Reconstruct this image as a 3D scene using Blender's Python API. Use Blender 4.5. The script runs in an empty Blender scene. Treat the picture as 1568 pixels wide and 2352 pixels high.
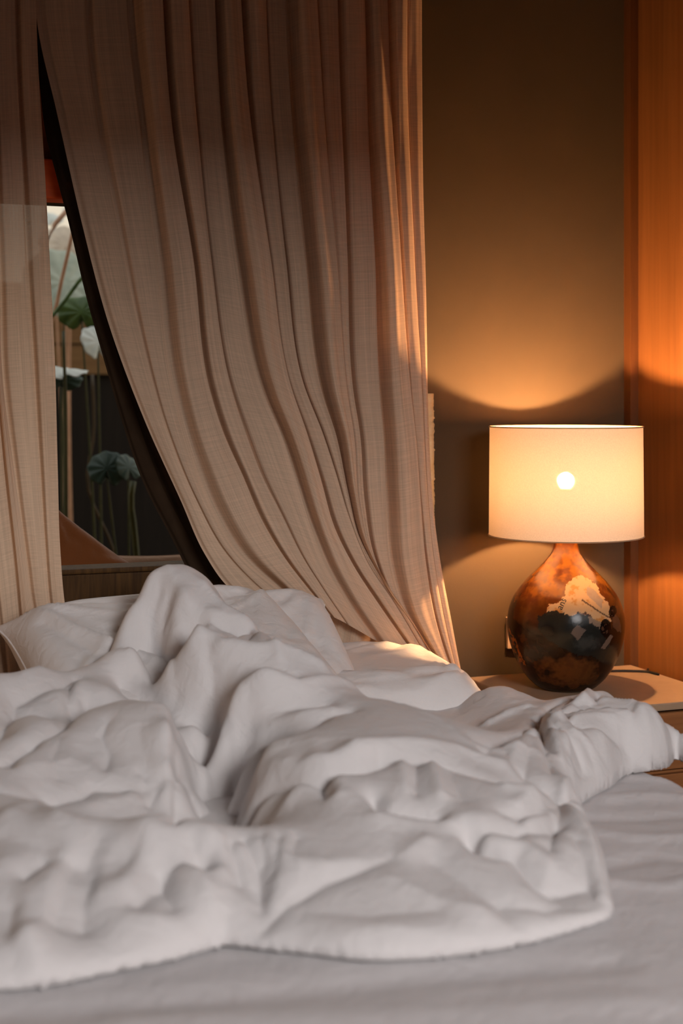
import bpy, bmesh, math, random
import numpy as np
from mathutils import Vector, Matrix, noise as mn

random.seed(7)
RNG = np.random.RandomState(11)
COL = bpy.context.scene.collection
rad = math.radians

# ------------------------------------------------------------------ camera geometry
F = 3267.0; CX = 784.0; HZ = 915.0; CAMZ = 1.20
A = rad(20.7); SA, CA = math.sin(A), math.cos(A)
BEDZ = 0.55

def pd(px, py, d):
    x = (px - CX) / F * d
    return (CA * x + SA * d, -SA * x + CA * d, CAMZ + (HZ - py) / F * d)
def pY(px, py, Y):
    return pd(px, py, Y / (CA - SA * (px - CX) / F))
def pZ(px, py, Z):
    return pd(px, py, (CAMZ - Z) * F / (py - HZ))

# ------------------------------------------------------------------ helpers
def tag(o, label=None, cat=None, group=None, kind=None):
    if label: o['label'] = label
    if cat: o['category'] = cat
    if group: o['group'] = group
    if kind: o['kind'] = kind
    return o

def empty(name, loc, rz=0):
    o = bpy.data.objects.new(name, None); COL.objects.link(o)
    o.location = loc; o.rotation_euler = (0, 0, rz)
    o.empty_display_size = .05
    return o

def link(name, me, mat=None, parent=None, smooth=True):
    o = bpy.data.objects.new(name, me); COL.objects.link(o)
    if mat:
        for m in (mat if isinstance(mat, (list, tuple)) else [mat]): me.materials.append(m)
    if smooth:
        me.polygons.foreach_set('use_smooth', [True] * len(me.polygons))
    if parent:
        o.parent = parent
        bpy.context.view_layer.update()
        o.matrix_parent_inverse = parent.matrix_world.inverted()
    return o

def bmobj(name, bm, mat=None, parent=None, smooth=False):
    me = bpy.data.meshes.new(name); bm.to_mesh(me); bm.free()
    return link(name, me, mat, parent, smooth)

def add_box(bm, x0, x1, y0, y1, z0, z1, bevel=0.0, seg=2, only=None):
    r = bmesh.ops.create_cube(bm, size=1)
    vs = r['verts']
    for v in vs:
        v.co = Vector(((x0 + x1) / 2 + v.co.x * (x1 - x0), (y0 + y1) / 2 + v.co.y * (y1 - y0), (z0 + z1) / 2 + v.co.z * (z1 - z0)))
    if bevel > 0:
        es = list({e for v in vs for e in v.link_edges})
        bmesh.ops.bevel(bm, geom=es, offset=bevel, segments=seg, profile=.6, affect='EDGES')
    return bm

def box(name, x0, x1, y0, y1, z0, z1, mat, parent=None, bevel=0.0, seg=2):
    bm = bmesh.new(); add_box(bm, x0, x1, y0, y1, z0, z1, bevel, seg)
    return bmobj(name, bm, mat, parent, smooth=False)

def add_tube(bm, pts, r, seg=10, cap=True):
    pts = [Vector(p) for p in pts]
    rs = r if isinstance(r, (list, tuple)) else [r] * len(pts)
    rings = []
    for i, p in enumerate(pts):
        t = (pts[min(i + 1, len(pts) - 1)] - pts[max(i - 1, 0)]).normalized()
        up = Vector((0, 0, 1)) if abs(t.z) < .9 else Vector((1, 0, 0))
        a = t.cross(up).normalized(); b = t.cross(a).normalized()
        rings.append([bm.verts.new(p + (a * math.cos(2 * math.pi * k / seg) + b * math.sin(2 * math.pi * k / seg)) * rs[i]) for k in range(seg)])
    for i in range(len(rings) - 1):
        for k in range(seg):
            bm.faces.new((rings[i][k], rings[i][(k + 1) % seg], rings[i + 1][(k + 1) % seg], rings[i + 1][k]))
    if cap:
        bm.faces.new(rings[0][::-1]); bm.faces.new(rings[-1])

def smooth_path(pts, n=24):
    P = np.array(pts, float); m = len(P)
    t = np.concatenate([[0], np.cumsum(np.linalg.norm(np.diff(P, axis=0), axis=1))]); t /= t[-1]
    tt = np.linspace(0, 1, n)
    # catmull-rom by finite-difference tangents
    T = np.gradient(P, t, axis=0)
    out = []
    for s in tt:
        i = min(max(np.searchsorted(t, s) - 1, 0), m - 2)
        h = t[i + 1] - t[i]; u = (s - t[i]) / h
        out.append((2 * u**3 - 3 * u**2 + 1) * P[i] + (u**3 - 2 * u**2 + u) * h * T[i] + (-2 * u**3 + 3 * u**2) * P[i + 1] + (u**3 - u**2) * h * T[i + 1])
    return np.array(out)

def add_lathe(bm, prof, cx, cy, seg=64, cap_bottom=False, cap_top=False):
    rings = []
    for r, z in prof:
        rings.append([bm.verts.new((cx + r * math.cos(2 * math.pi * k / seg), cy + r * math.sin(2 * math.pi * k / seg), z)) for k in range(seg)])
    for i in range(len(rings) - 1):
        for k in range(seg):
            bm.faces.new((rings[i][k], rings[i][(k + 1) % seg], rings[i + 1][(k + 1) % seg], rings[i + 1][k]))
    if cap_bottom: bm.faces.new(rings[0][::-1])
    if cap_top: bm.faces.new(rings[-1])

def grid_mesh(name, V, mask=None, uv=True, closed_u=False, uvscale=(1, 1)):
    ny, nx = V.shape[:2]
    idx = np.arange(ny * nx).reshape(ny, nx)
    a, b, c, d = idx[:-1, :-1], idx[:-1, 1:], idx[1:, 1:], idx[1:, :-1]
    f = np.stack([a, b, c, d], -1).reshape(-1, 4)
    if mask is not None:
        mk = mask.reshape(-1)
        f = f[mk[f].all(axis=1)]
    used = np.zeros(ny * nx, bool); used[f.reshape(-1)] = True
    remap = np.cumsum(used) - 1
    vv = V.reshape(-1, 3)[used]; f = remap[f]
    me = bpy.data.meshes.new(name)
    me.from_pydata(vv.tolist(), [], f.tolist())
    if uv:
        jj, ii = np.meshgrid(np.linspace(0, 1, nx), np.linspace(0, 1, ny))
        U = np.stack([jj * uvscale[0], ii * uvscale[1]], -1).reshape(-1, 2)[used]
        l = me.uv_layers.new(name='UVMap')
        li = np.zeros(len(me.loops), dtype=np.int32); me.loops.foreach_get('vertex_index', li)
        l.data.foreach_set('uv', U[li].astype(np.float32).reshape(-1))
    me.update()
    return me

# ------------------------------------------------------------------ materials
def mat_new(name):
    m = bpy.data.materials.new(name); m.use_nodes = True
    nt = m.node_tree; nt.nodes.clear()
    return m, nt
def N(nt, t, **kw):
    n = nt.nodes.new(t)
    for k, v in kw.items():
        if k == 'ins':
            for kk, vv in v.items(): n.inputs[kk].default_value = vv
        else: setattr(n, k, v)
    return n
def L(nt, a, b): nt.links.new(a, b)
def ramp(nt, stops, fac=None, interp='LINEAR'):
    r = N(nt, 'ShaderNodeValToRGB'); cr = r.color_ramp; cr.interpolation = interp
    while len(cr.elements) < len(stops): cr.elements.new(.5)
    for e, (p, c) in zip(cr.elements, stops):
        e.position = p; e.color = (*c, 1) if len(c) == 3 else c
    if fac is not None: L(nt, fac, r.inputs[0])
    return r
def obj_coords(nt, scale=(1, 1, 1), kind='Object', rot=(0, 0, 0)):
    tc = N(nt, 'ShaderNodeTexCoord'); mp = N(nt, 'ShaderNodeMapping')
    mp.inputs['Scale'].default_value = scale; mp.inputs['Rotation'].default_value = rot
    L(nt, tc.outputs[kind], mp.inputs[0]); return mp.outputs[0]
def noise_tex(nt, vec, scale, detail=4, rough=.55, dist=0.0):
    n = N(nt, 'ShaderNodeTexNoise', ins={'Scale': scale, 'Detail': detail, 'Roughness': rough, 'Distortion': dist})
    L(nt, vec, n.inputs['Vector']); return n.outputs['Fac']

def simple_mat(name, col, rough=.6, spec=.3, var=.12, nscale=20, bump=0.0, bscale=80, metallic=0.0, sheen=0.0):
    m, nt = mat_new(name)
    out = N(nt, 'ShaderNodeOutputMaterial'); b = N(nt, 'ShaderNodeBsdfPrincipled')
    b.inputs['Roughness'].default_value = rough; b.inputs['Specular IOR Level'].default_value = spec
    b.inputs['Metallic'].default_value = metallic
    if sheen: b.inputs['Sheen Weight'].default_value = sheen
    v = obj_coords(nt)
    fac = noise_tex(nt, v, nscale)
    c0 = tuple(max(0, c * (1 - var)) for c in col); c1 = tuple(min(1, c * (1 + var)) for c in col)
    r = ramp(nt, [(.3, c0), (.7, c1)], fac)
    L(nt, r.outputs[0], b.inputs['Base Color'])
    if bump > 0:
        bp = N(nt, 'ShaderNodeBump', ins={'Strength': bump, 'Distance': .002})
        L(nt, noise_tex(nt, v, bscale), bp.inputs['Height']); L(nt, bp.outputs[0], b.inputs['Normal'])
    L(nt, b.outputs[0], out.inputs[0])
    return m

def wood_mat(name, c0, c1, rough=.45, grain=(60, 60, 2.5), spec=.25, bump=.15):
    m, nt = mat_new(name)
    out = N(nt, 'ShaderNodeOutputMaterial'); b = N(nt, 'ShaderNodeBsdfPrincipled')
    b.inputs['Roughness'].default_value = rough; b.inputs['Specular IOR Level'].default_value = spec
    v = obj_coords(nt, grain)
    f = noise_tex(nt, v, 1.0, 6, .6, .6)
    r = ramp(nt, [(.3, c0), (.7, c1)], f)
    L(nt, r.outputs[0], b.inputs['Base Color'])
    bp = N(nt, 'ShaderNodeBump', ins={'Strength': bump, 'Distance': .001})
    L(nt, f, bp.inputs['Height']); L(nt, bp.outputs[0], b.inputs['Normal'])
    L(nt, b.outputs[0], out.inputs[0])
    return m

def linen_mat(name, col, rough=.85, transl=.12, fine=900.0):
    """crisp bed cotton: diffuse with a little translucency, faint weave + puckering bump"""
    m, nt = mat_new(name)
    out = N(nt, 'ShaderNodeOutputMaterial'); b = N(nt, 'ShaderNodeBsdfPrincipled')
    b.inputs['Roughness'].default_value = rough; b.inputs['Specular IOR Level'].default_value = .2
    b.inputs['Sheen Weight'].default_value = .15
    v = obj_coords(nt)
    f = noise_tex(nt, v, 9, 3)
    r = ramp(nt, [(.3, tuple(c * .96 for c in col)), (.7, col)], f)
    L(nt, r.outputs[0], b.inputs['Base Color'])
    n1 = noise_tex(nt, v, 38, 3, .5, .8)
    n2 = noise_tex(nt, v, 220, 2)
    ad = N(nt, 'ShaderNodeMath', operation='MULTIPLY_ADD', ins={1: .12}); L(nt, n2, ad.inputs[0]); L(nt, n1, ad.inputs[2])
    bp = N(nt, 'ShaderNodeBump', ins={'Strength': .5, 'Distance': .005})
    L(nt, ad.outputs[0], bp.inputs['Height']); L(nt, bp.outputs[0], b.inputs['Normal'])
    tr = N(nt, 'ShaderNodeBsdfTranslucent'); L(nt, r.outputs[0], tr.inputs[0])
    mx = N(nt, 'ShaderNodeMixShader', ins={0: transl})
    L(nt, b.outputs[0], mx.inputs[1]); L(nt, tr.outputs[0], mx.inputs[2]); L(nt, mx.outputs[0], out.inputs[0])
    return m

def gauze_mat(name, col, transp=.14, transl=.35, uvs=(1, 1)):
    """open slubbed weave: UV threads run along and across the cloth"""
    m, nt = mat_new(name)
    out = N(nt, 'ShaderNodeOutputMaterial')
    tc = N(nt, 'ShaderNodeTexCoord')
    def thread(sc):
        mp = N(nt, 'ShaderNodeMapping'); mp.inputs['Scale'].default_value = sc; L(nt, tc.outputs['UV'], mp.inputs[0])
        return noise_tex(nt, mp.outputs[0], 1.0, 3, .6)
    a = thread((900, 9, 1)); b2 = thread((14, 900, 1)); c = thread((120, 3, 1))
    ad = N(nt, 'ShaderNodeMath', operation='ADD'); L(nt, a, ad.inputs[0]); L(nt, b2, ad.inputs[1])
    ad2 = N(nt, 'ShaderNodeMath', operation='ADD'); L(nt, ad.outputs[0], ad2.inputs[0]); L(nt, c, ad2.inputs[1])
    nrm = N(nt, 'ShaderNodeMath', operation='DIVIDE', ins={1: 3.0}); L(nt, ad2.outputs[0], nrm.inputs[0])
    r = ramp(nt, [(.36, tuple(x * .80 for x in col)), (.64, tuple(min(1, x * 1.14) for x in col))], nrm.outputs[0])
    df = N(nt, 'ShaderNodeBsdfDiffuse'); L(nt, r.outputs[0], df.inputs[0])
    tl = N(nt, 'ShaderNodeBsdfTranslucent'); L(nt, r.outputs[0], tl.inputs[0])
    bp = N(nt, 'ShaderNodeBump', ins={'Strength': .25, 'Distance': .001}); L(nt, nrm.outputs[0], bp.inputs['Height'])
    L(nt, bp.outputs[0], df.inputs['Normal'])
    m1 = N(nt, 'ShaderNodeMixShader', ins={0: transl}); L(nt, df.outputs[0], m1.inputs[1]); L(nt, tl.outputs[0], m1.inputs[2])
    tp = N(nt, 'ShaderNodeBsdfTransparent')
    tr = ramp(nt, [(.4, (min(1, transp * 2.0),) * 3), (.6, (transp * .3,) * 3)], nrm.outputs[0])
    m2 = N(nt, 'ShaderNodeMixShader'); L(nt, tr.outputs[0], m2.inputs[0]); L(nt, m1.outputs[0], m2.inputs[1]); L(nt, tp.outputs[0], m2.inputs[2])
    L(nt, m2.outputs[0], out.inputs[0])
    return m

M = {}
M['duvet'] = linen_mat('white_cotton', (.80, .765, .755))
M['pillow'] = linen_mat('white_pillow_cotton', (.82, .785, .77))
M['sheet'] = linen_mat('white_sheet_cotton', (.78, .745, .745))
M['gauze'] = gauze_mat('beige_gauze', (.73, .525, .375), .035, .30)
M['reflected_gauze'] = simple_mat('reflected_gauze_brown', (.030, .017, .009), .9, .1, .25, 12)  # dim reflection of the gauze curtain put into a dark colour
M['wall'] = simple_mat('olive_plaster', (.060, .042, .025), .85, .15, .05, 6, .10, 260)
M['wall2'] = simple_mat('warm_plaster', (.16, .11, .07), .9, .15, .05, 5, .1, 200)
M['panel'] = wood_mat('orange_veneer', (.14, .052, .013), (.20, .080, .023), .38, (40, 40, 1.6), .5, .12)
M['panel_dark'] = wood_mat('dark_veneer', (.075, .028, .009), (.11, .042, .013), .45, (40, 40, 1.6))
M['brownwood'] = wood_mat('brown_window_wood', (.30, .095, .024), (.42, .14, .036), .5, (2, 50, 50))
M['rustwood'] = wood_mat('rust_window_wood', (.70, .09, .012), (.90, .14, .020), .5, (2, 50, 50))
M['headboard'] = wood_mat('dark_walnut', (.028, .012, .003), (.085, .040, .010), .7, (90, 90, 5), .15, .4)
M['floor'] = wood_mat('floor_boards', (.10, .045, .02), (.19, .085, .035), .5, (4, 60, 60))
M['stand'] = wood_mat('nightstand_wood', (.22, .085, .03), (.33, .14, .05), .45, (2, 60, 60))
M['top'] = simple_mat('cream_stone', (.36, .25, .16), .5, .35, .06, 14)
M['cable'] = simple_mat('black_cable', (.008, .007, .006), .5)
M['metal'] = simple_mat('dark_iron', (.03, .025, .02), .4, .5)
M['brass'] = simple_mat('brass', (.55, .35, .12), .3, .5, metallic=1.0)
M['reflected_pillow'] = linen_mat('reflected_pillow_brown', (.16, .050, .012), .9, .05)  # dim reflection of a white pillow put into a brown colour
M['reflected_pillow2'] = linen_mat('reflected_pillow_tan', (.26, .13, .065), .8, .05)  # second pillow reflection, its dimness put into the tan
M['paper'] = None
M['leafg'] = None

# ------------------------------------------------------------------ cloth solver (position based)
def solve_pairs(V, di, dj, rest, k, invw=None):
    ny, nx = V.shape[:2]
    step = max(abs(di), abs(dj))
    ax = 0 if di != 0 else 1
    for par in range(2 * step):
        if ax == 0:
            i = np.arange(par, ny - di, 2 * step)
            if len(i) == 0: continue
            j0 = max(0, -dj); j1 = nx - max(0, dj)
            a = V[i, j0:j1]; b = V[i + di, j0 + dj:j1 + dj]; r = rest[i, j0:j1]
        else:
            j = np.arange(par, nx - dj, 2 * step)
            if len(j) == 0: continue
            a = V[:, j]; b = V[:, j + dj]; r = rest[:, j]
        d = b - a; l = np.sqrt((d * d).sum(-1)) + 1e-9
        if step == 2:      # bending: only resists being squeezed together
            s = np.minimum(0, (l - r)) / l
        else: s = (l - r) / l
        c = d * (s * (.5 * k))[..., None]
        if ax == 0:
            V[i, j0:j1] += c; V[i + di, j0 + dj:j1 + dj] -= c
        else:
            V[:, j] += c; V[:, j + dj] -= c

DIRS = [(0, 1, 1.0), (1, 0, 1.0), (1, 1, .35), (1, -1, .35), (0, 2, .25), (2, 0, .25)]
def rests(V, ex=0.0, ey=0.0, bend=.96):
    R = []
    for di, dj, k in DIRS:
        ny, nx = V.shape[:2]
        B = np.roll(np.roll(V, -di, 0), -dj, 1)
        r = np.sqrt(((B - V) ** 2).sum(-1))
        e = (ex if di == 0 else ey if dj == 0 else (ex + ey) / 2)
        if np.ndim(e): r = r * (1 + e)
        else: r = r * (1 + e)
        if max(abs(di), abs(dj)) == 2: r = r * bend
        R.append(r)
    return R

def grid_normals(V):
    du = np.gradient(V, axis=1); dv = np.gradient(V, axis=0)
    n = np.cross(du, dv); return n / (np.linalg.norm(n, axis=-1, keepdims=True) + 1e-12)

def smooth_noise(ny, nx, cell, rng):
    g = rng.randn(int(ny / cell) + 4, int(nx / cell) + 4)
    y = np.linspace(0, ny / cell, ny); x = np.linspace(0, nx / cell, nx)
    yi = y.astype(int); xi = x.astype(int); fy = (y - yi)[:, None]; fx = (x - xi)[None]
    fy = fy * fy * (3 - 2 * fy); fx = fx * fx * (3 - 2 * fx)
    a = g[yi][:, xi]; b = g[yi][:, xi + 1]; c = g[yi + 1][:, xi]; d = g[yi + 1][:, xi + 1]
    return (a * (1 - fx) + b * fx) * (1 - fy) + (c * (1 - fx) + d * fx) * fy

def ridge(X, Y, pts, sig, amp, pw=2.0):
    D = np.full(X.shape, 9.0); 
    for (ax, ay), (bx, by) in zip(pts[:-1], pts[1:]):
        dx, dy = bx - ax, by - ay; t = np.clip(((X - ax) * dx + (Y - ay) * dy) / (dx * dx + dy * dy + 1e-12), 0, 1)
        D = np.minimum(D, np.hypot(X - ax - t * dx, Y - ay - t * dy))
    return amp * np.exp(-(D / sig) ** pw)

# ------------------------------------------------------------------ pillow: two sheets sewn and blown up
def make_pillow(name, w, h, thick, mat, label, cat, center, ux, uy, seed=1, nx=78, iters=150, sag=None, group=None, ear=.02, folds=(), nfold=7, famp=.005):
    rng = np.random.RandomState(seed)
    ny = int(nx * h / w)
    u = np.linspace(-1, 1, nx)[None, :].repeat(ny, 0); v = np.linspace(-1, 1, ny)[:, None].repeat(nx, 1)
    prof = ((1 - np.abs(u) ** 2.4) * (1 - np.abs(v) ** 2.4)).clip(0) ** .55
    edge_in_x = .10 * w * (1 - v ** 2); edge_in_y = .10 * h * (1 - u ** 2)
    T = []
    for sgn in (1, -1):
        x = u * w / 2; y = v * h / 2
        flat = np.stack([x, y, 0 * x], -1)
        P = np.stack([x - u ** 3 * edge_in_x * .6, y - v ** 3 * edge_in_y * .6, sgn * prof * thick * .42], -1)
        P[..., 2] += sgn * .0025 * smooth_noise(ny, nx, 5, rng) * prof
        T.append([P, rests(flat, .012 + .02 * smooth_noise(ny, nx, 9, rng), .012 + .02 * smooth_noise(ny, nx, 9, rng), .985)])
    inner = np.zeros((ny, nx), bool); inner[1:-1, 1:-1] = True
    press = thick * .0045
    for it in range(iters):
        for s, (P, R) in zip((1, -1), T):
            n = grid_normals(P) * s
            P += n * (press * (.25 + .75 * prof[..., None]) * (1 if it < iters * .8 else .5))
            P[..., 2] = np.clip(P[..., 2], -thick * .5, thick * .5)
            for (di, dj, k), r in zip(DIRS, R): solve_pairs(P, di, dj, r, k)
        a, b = T[0][0], T[1][0]
        m = (a + b) / 2; e = ~inner
        a[e] = m[e]; b[e] = m[e]; a[e, 2] *= .9; b[e, 2] *= .9
    ux = Vector(ux).normalized(); uy = Vector(uy); uy = (uy - ux * uy.dot(ux)).normalized(); uz = ux.cross(uy)
    Rm = np.array([list(ux), list(uy), list(uz)])
    me_v = []; 
    top = T[0][0].copy(); bot = T[1][0].copy()
    fl_ = list(folds)
    for (cx_, cy_) in ((-1, -1), (1, -1), (1, 1), (-1, 1)):
        for k in range(nfold):
            a_ = math.atan2(-cy_ * h, -cx_ * w) + (k - (nfold - 1) / 2) * (1.35 / nfold) + rng.uniform(-.07, .07); ln = rng.uniform(.25, .55) * h
            sx_, sy_ = cx_ * w * .46, cy_ * h * .45; bend_ = rng.uniform(-.02, .02)
            fl_.append(([(sx_, sy_), (sx_ + ln * .5 * math.cos(a_) - bend_ * math.sin(a_), sy_ + ln * .5 * math.sin(a_) + bend_ * math.cos(a_)), (sx_ + ln * math.cos(a_), sy_ + ln * math.sin(a_))], rng.uniform(.006, .012), famp * rng.uniform(.6, 1.3) * (1 if k % 2 else -1)))
    for k in range(10):
        x_, y_ = rng.uniform(-.4, .4) * w, rng.uniform(-.4, .4) * h; a_ = rng.uniform(0, 3.14); ln = rng.uniform(.03, .08)
        fl_.append(([(x_, y_), (x_ + ln * math.cos(a_), y_ + ln * math.sin(a_)), (x_ + 1.8 * ln * math.cos(a_ + .3), y_ + 1.8 * ln * math.sin(a_ + .3))], .010, famp * rng.uniform(-.7, .7)))
    for P, sg_ in ((top, 1), (bot, -1)):
        base_ = P.copy()
        for q_, s_, m_ in fl_:
            P[..., 2] += sg_ * ridge(base_[..., 0], base_[..., 1], q_, s_, m_, 1.5) * np.clip(prof * 1.6, 0, 1)
    if sag is not None:
        for P in (top, bot): P[..., 2] += sag(P[..., 0], P[..., 1])
    idx_top = np.arange(ny * nx).reshape(ny, nx)
    idx_bot = idx_top + ny * nx
    e = ~inner; idx_bot[e] = idx_top[e]
    V = np.concatenate([top.reshape(-1, 3), bot.reshape(-1, 3)]) @ Rm + np.array(center)
    def q(I, flip):
        a, b, c, d = I[:-1, :-1], I[:-1, 1:], I[1:, 1:], I[1:, :-1]
        s = np.stack([a, b, c, d] if not flip else [d, c, b, a], -1).reshape(-1, 4); return s
    Fc = np.concatenate([q(idx_top, False), q(idx_bot, True)])
    used = np.zeros(len(V), bool); used[Fc.reshape(-1)] = True
    rm = np.cumsum(used) - 1
    me = bpy.data.meshes.new(name); me.from_pydata(V[used].tolist(), [], rm[Fc].tolist()); me.update()
    o = link(name, me, mat)
    tag(o, label, cat, group)
    # piped seam that runs round the rim
    rim = [top[0, j] for j in range(0, nx)] + [top[i, nx - 1] for i in range(1, ny)] + [top[ny - 1, j] for j in range(nx - 2, -1, -1)] + [top[i, 0] for i in range(ny - 2, 0, -1)]
    rim = np.array(rim) @ Rm + np.array(center)
    bm = bmesh.new(); pts = [Vector(p) for p in rim[::2]]; pts.append(pts[0]); add_tube(bm, pts, .0022, 6, cap=False)
    bmobj('seam', bm, mat, o, True)
    return o

# ------------------------------------------------------------------ setting
def S(o): return tag(o, kind='structure')
X0, X1, Y0, YW, ZC = -2.6, 1.91, -1.6, 3.03, 2.95
S(box('floor', X0 - .1, X1 + .1, Y0 - .1, YW + .6, -.06, 0, M['floor']))
bm = bmesh.new(); add_box(bm, X0 - .1, X1 + .1, Y0 - .1, YW + .6, ZC, ZC + .06); add_box(bm, X0, X1, .86, YW, 2.24, 2.28)
S(bmobj('ceiling', bm, simple_mat('dark_ceiling_wood', (.035, .022, .012), .7)))
S(box('shade_header', X0, X1, .80, .86, 1.70, ZC, M['brownwood']))  # unseen header added to keep daylight off the upper curtain and wall
S(box('wall_left', X0 - .12, X0, Y0 - .1, YW + .12, 0, ZC, M['wall2']))
S(box('wall_right', X1, X1 + .12, Y0 - .1, YW + .12, 0, ZC, M['panel']))
WX0, WX1 = -.9, 1.02; WZ0, WZ1 = .58, 1.62; WT = .10
bm = bmesh.new()
add_box(bm, WX1, X1, YW, YW + WT, 0, ZC); add_box(bm, X0, WX0, YW, YW + WT, 0, ZC)
add_box(bm, WX0, WX1, YW, YW + WT, 0, WZ0); add_box(bm, WX0, WX1, YW, YW + WT, WZ1, ZC)
S(bmobj('wall_back', bm, M['wall']))
# front wall with the wide window the daylight comes in by (behind the camera)
FX0, FX1, FZ0, FZ1 = .05, 1.8, 1.4, 2.8
bm = bmesh.new()
add_box(bm, X0, FX0, Y0 - .1, Y0, 0, ZC); add_box(bm, FX1, X1, Y0 - .1, Y0, 0, ZC)
add_box(bm, FX0, FX1, Y0 - .1, Y0, 0, FZ0); add_box(bm, FX0, FX1, Y0 - .1, Y0, FZ1, ZC)
S(bmobj('wall_front', bm, M['wall2']))
bm = bmesh.new()
for x in (FX0, (FX0 + FX1) / 2 - .02, FX1 - .04): add_box(bm, x, x + .04, Y0 - .08, Y0 - .02, FZ0, FZ1)
for z in (FZ0, FZ1 - .04): add_box(bm, FX0, FX1, Y0 - .08, Y0 - .02, z, z + .04)
S(bmobj('window_2', bm, M['brownwood']))
# corner batten between olive wall and veneer
S(box('trim_1', X1 - .022, X1, YW - .03, YW, 0, ZC, M['panel_dark']))
# timber above the window over the bed
S(box('trim_2', WX0 - .1, WX1 + .06, YW - .012, YW, WZ1 + .08, ZC, M['brownwood']))
S(box('trim_3', WX0 - .1, WX1 + .06, YW - .05, YW + .02, WZ1 - .004, WZ1 + .078, M['rustwood'], bevel=.004))
# window frame of the bed window
bm = bmesh.new()
add_box(bm, WX0, WX0 + .05, YW + .01, YW + .09, WZ0, WZ1); add_box(bm, WX1 - .05, WX1, YW + .01, YW + .09, WZ0, WZ1)
S(bmobj('window_1', bm, M['brownwood']))
# deep ledge outside the opening
S(box('trim_4', WX0, WX1, YW + WT, YW + .56, WZ0 - .04, WZ0 + .01, M['headboard'], bevel=.004))

# ------------------------------------------------------------------ bed
bed = empty('bed', (.45, 1.9, 0))
tag(bed, 'low dark wooden bed with plain walnut headboard, under the white mattress', 'bed')
bm = bmesh.new(); add_box(bm, -.56, 1.30, 2.935, 3.0, .10, .838, .006, 2)
bmobj('headboard', bm, M['headboard'], bed)
bm = bmesh.new(); add_box(bm, -.56, 1.30, 2.925, 3.008, .838, .849, .004, 2); bmobj('headboard_cap', bm, M['headboard'], bed)
for x0 in (-.54, 1.375):
    bm = bmesh.new(); add_box(bm, x0, x0 + .025, .82, 2.935, .14, .27, .004); bmobj('side_rail', bm, M['headboard'], bed)
bm = bmesh.new(); add_box(bm, -.54, 1.40, .80, .825, .14, .27, .004); bmobj('foot_rail', bm, M['headboard'], bed)
for x0 in (-.5, 1.30):
    for y0 in (.86, 2.80):
        bm = bmesh.new(); add_box(bm, x0, x0 + .06, y0, y0 + .06, 0, .14); bmobj('leg', bm, M['headboard'], bed)
bm = bmesh.new()
for k in range(9): add_box(bm, -.515, 1.375, .9 + k * .23, .98 + k * .23, .205, .225)
bmobj('slat_base', bm, M['headboard'], bed)

# mattress with a fitted sheet: rounded top grid with slow tension waves
def sheet_z(X, Y):
    e = np.minimum(np.minimum(X + .53, 1.40 - X), np.minimum(Y - .82, 2.925 - Y))
    r = .045
    t = np.clip(e / r, 0, 1)
    return BEDZ - r * (1 - np.sqrt(np.clip(1 - (1 - t) ** 2, 0, 1)))
mt = empty('mattress', (.43, 1.87, .226)); tag(mt, 'thick white mattress under a smooth white fitted sheet', 'mattress')
bm = bmesh.new(); add_box(bm, -.51, 1.37, .85, 2.92, .228, .515, .03, 3); bmobj('core', bm, M['sheet'], mt)
nx, ny = 330, 300
xs = np.linspace(-.535, 1.40, nx); ys = np.linspace(.815, 2.928, ny)
XX, YY = np.meshgrid(xs, ys)
Z = sheet_z(XX, YY)
for pts, sg, am in [
    ([(1400, 1838), (1500, 1830), (1600, 1838)], .022, .007), ([(1330, 1905), (1450, 1925), (1600, 1925)], .02, .006),
    ([(1390, 1990), (1500, 1965), (1600, 1975)], .025, -.005), ([(1400, 2030), (1520, 2040), (1600, 2025)], .02, .005),
    ([(1350, 1880), (1480, 1880), (1600, 1870)], .02, -.005), ([(1450, 1790), (1560, 1800)], .015, .006),
    ([(0, 2330), (500, 2290), (1000, 2240), (1400, 2210)], .03, -.006), ([(300, 2352), (900, 2330), (1500, 2300)], .03, .004)]:
    W = [pZ(px, py, BEDZ)[:2] for px, py in pts]
    Z += ridge(XX, YY, W, sg, am) * np.clip((1.39 - XX) / .03, 0, 1)
Z += .0012 * smooth_noise(ny, nx, 22, RNG) + .0005 * smooth_noise(ny, nx, 8, RNG)
SHEET = (xs, ys, Z)
V = np.stack([XX, YY, Z], -1)
# drape the rim of the sheet straight down the mattress sides
rows = [V]
me = grid_mesh('fitted_sheet', V)
sh = link('fitted_sheet', me, M['sheet'], mt)
bm = bmesh.new()
loop = [V[0, j] for j in range(0, nx, 3)] + [V[i, -1] for i in range(0, ny, 3)] + [V[-1, j] for j in range(nx - 1, -1, -3)] + [V[i, 0] for i in range(ny - 1, -1, -3)]
prev = None; R1 = [bm.verts.new(p) for p in loop]; R2 = [bm.verts.new((p[0], p[1], .30 + .004 * math.sin(k * .6))) for k, p in enumerate(loop)]
for k in range(len(loop)):
    q = (k + 1) % len(loop)
    try: bm.faces.new((R1[k], R1[q], R2[q], R2[k]))
    except ValueError: pass
bmobj('sheet_skirt', bm, M['sheet'], mt, True)

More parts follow.
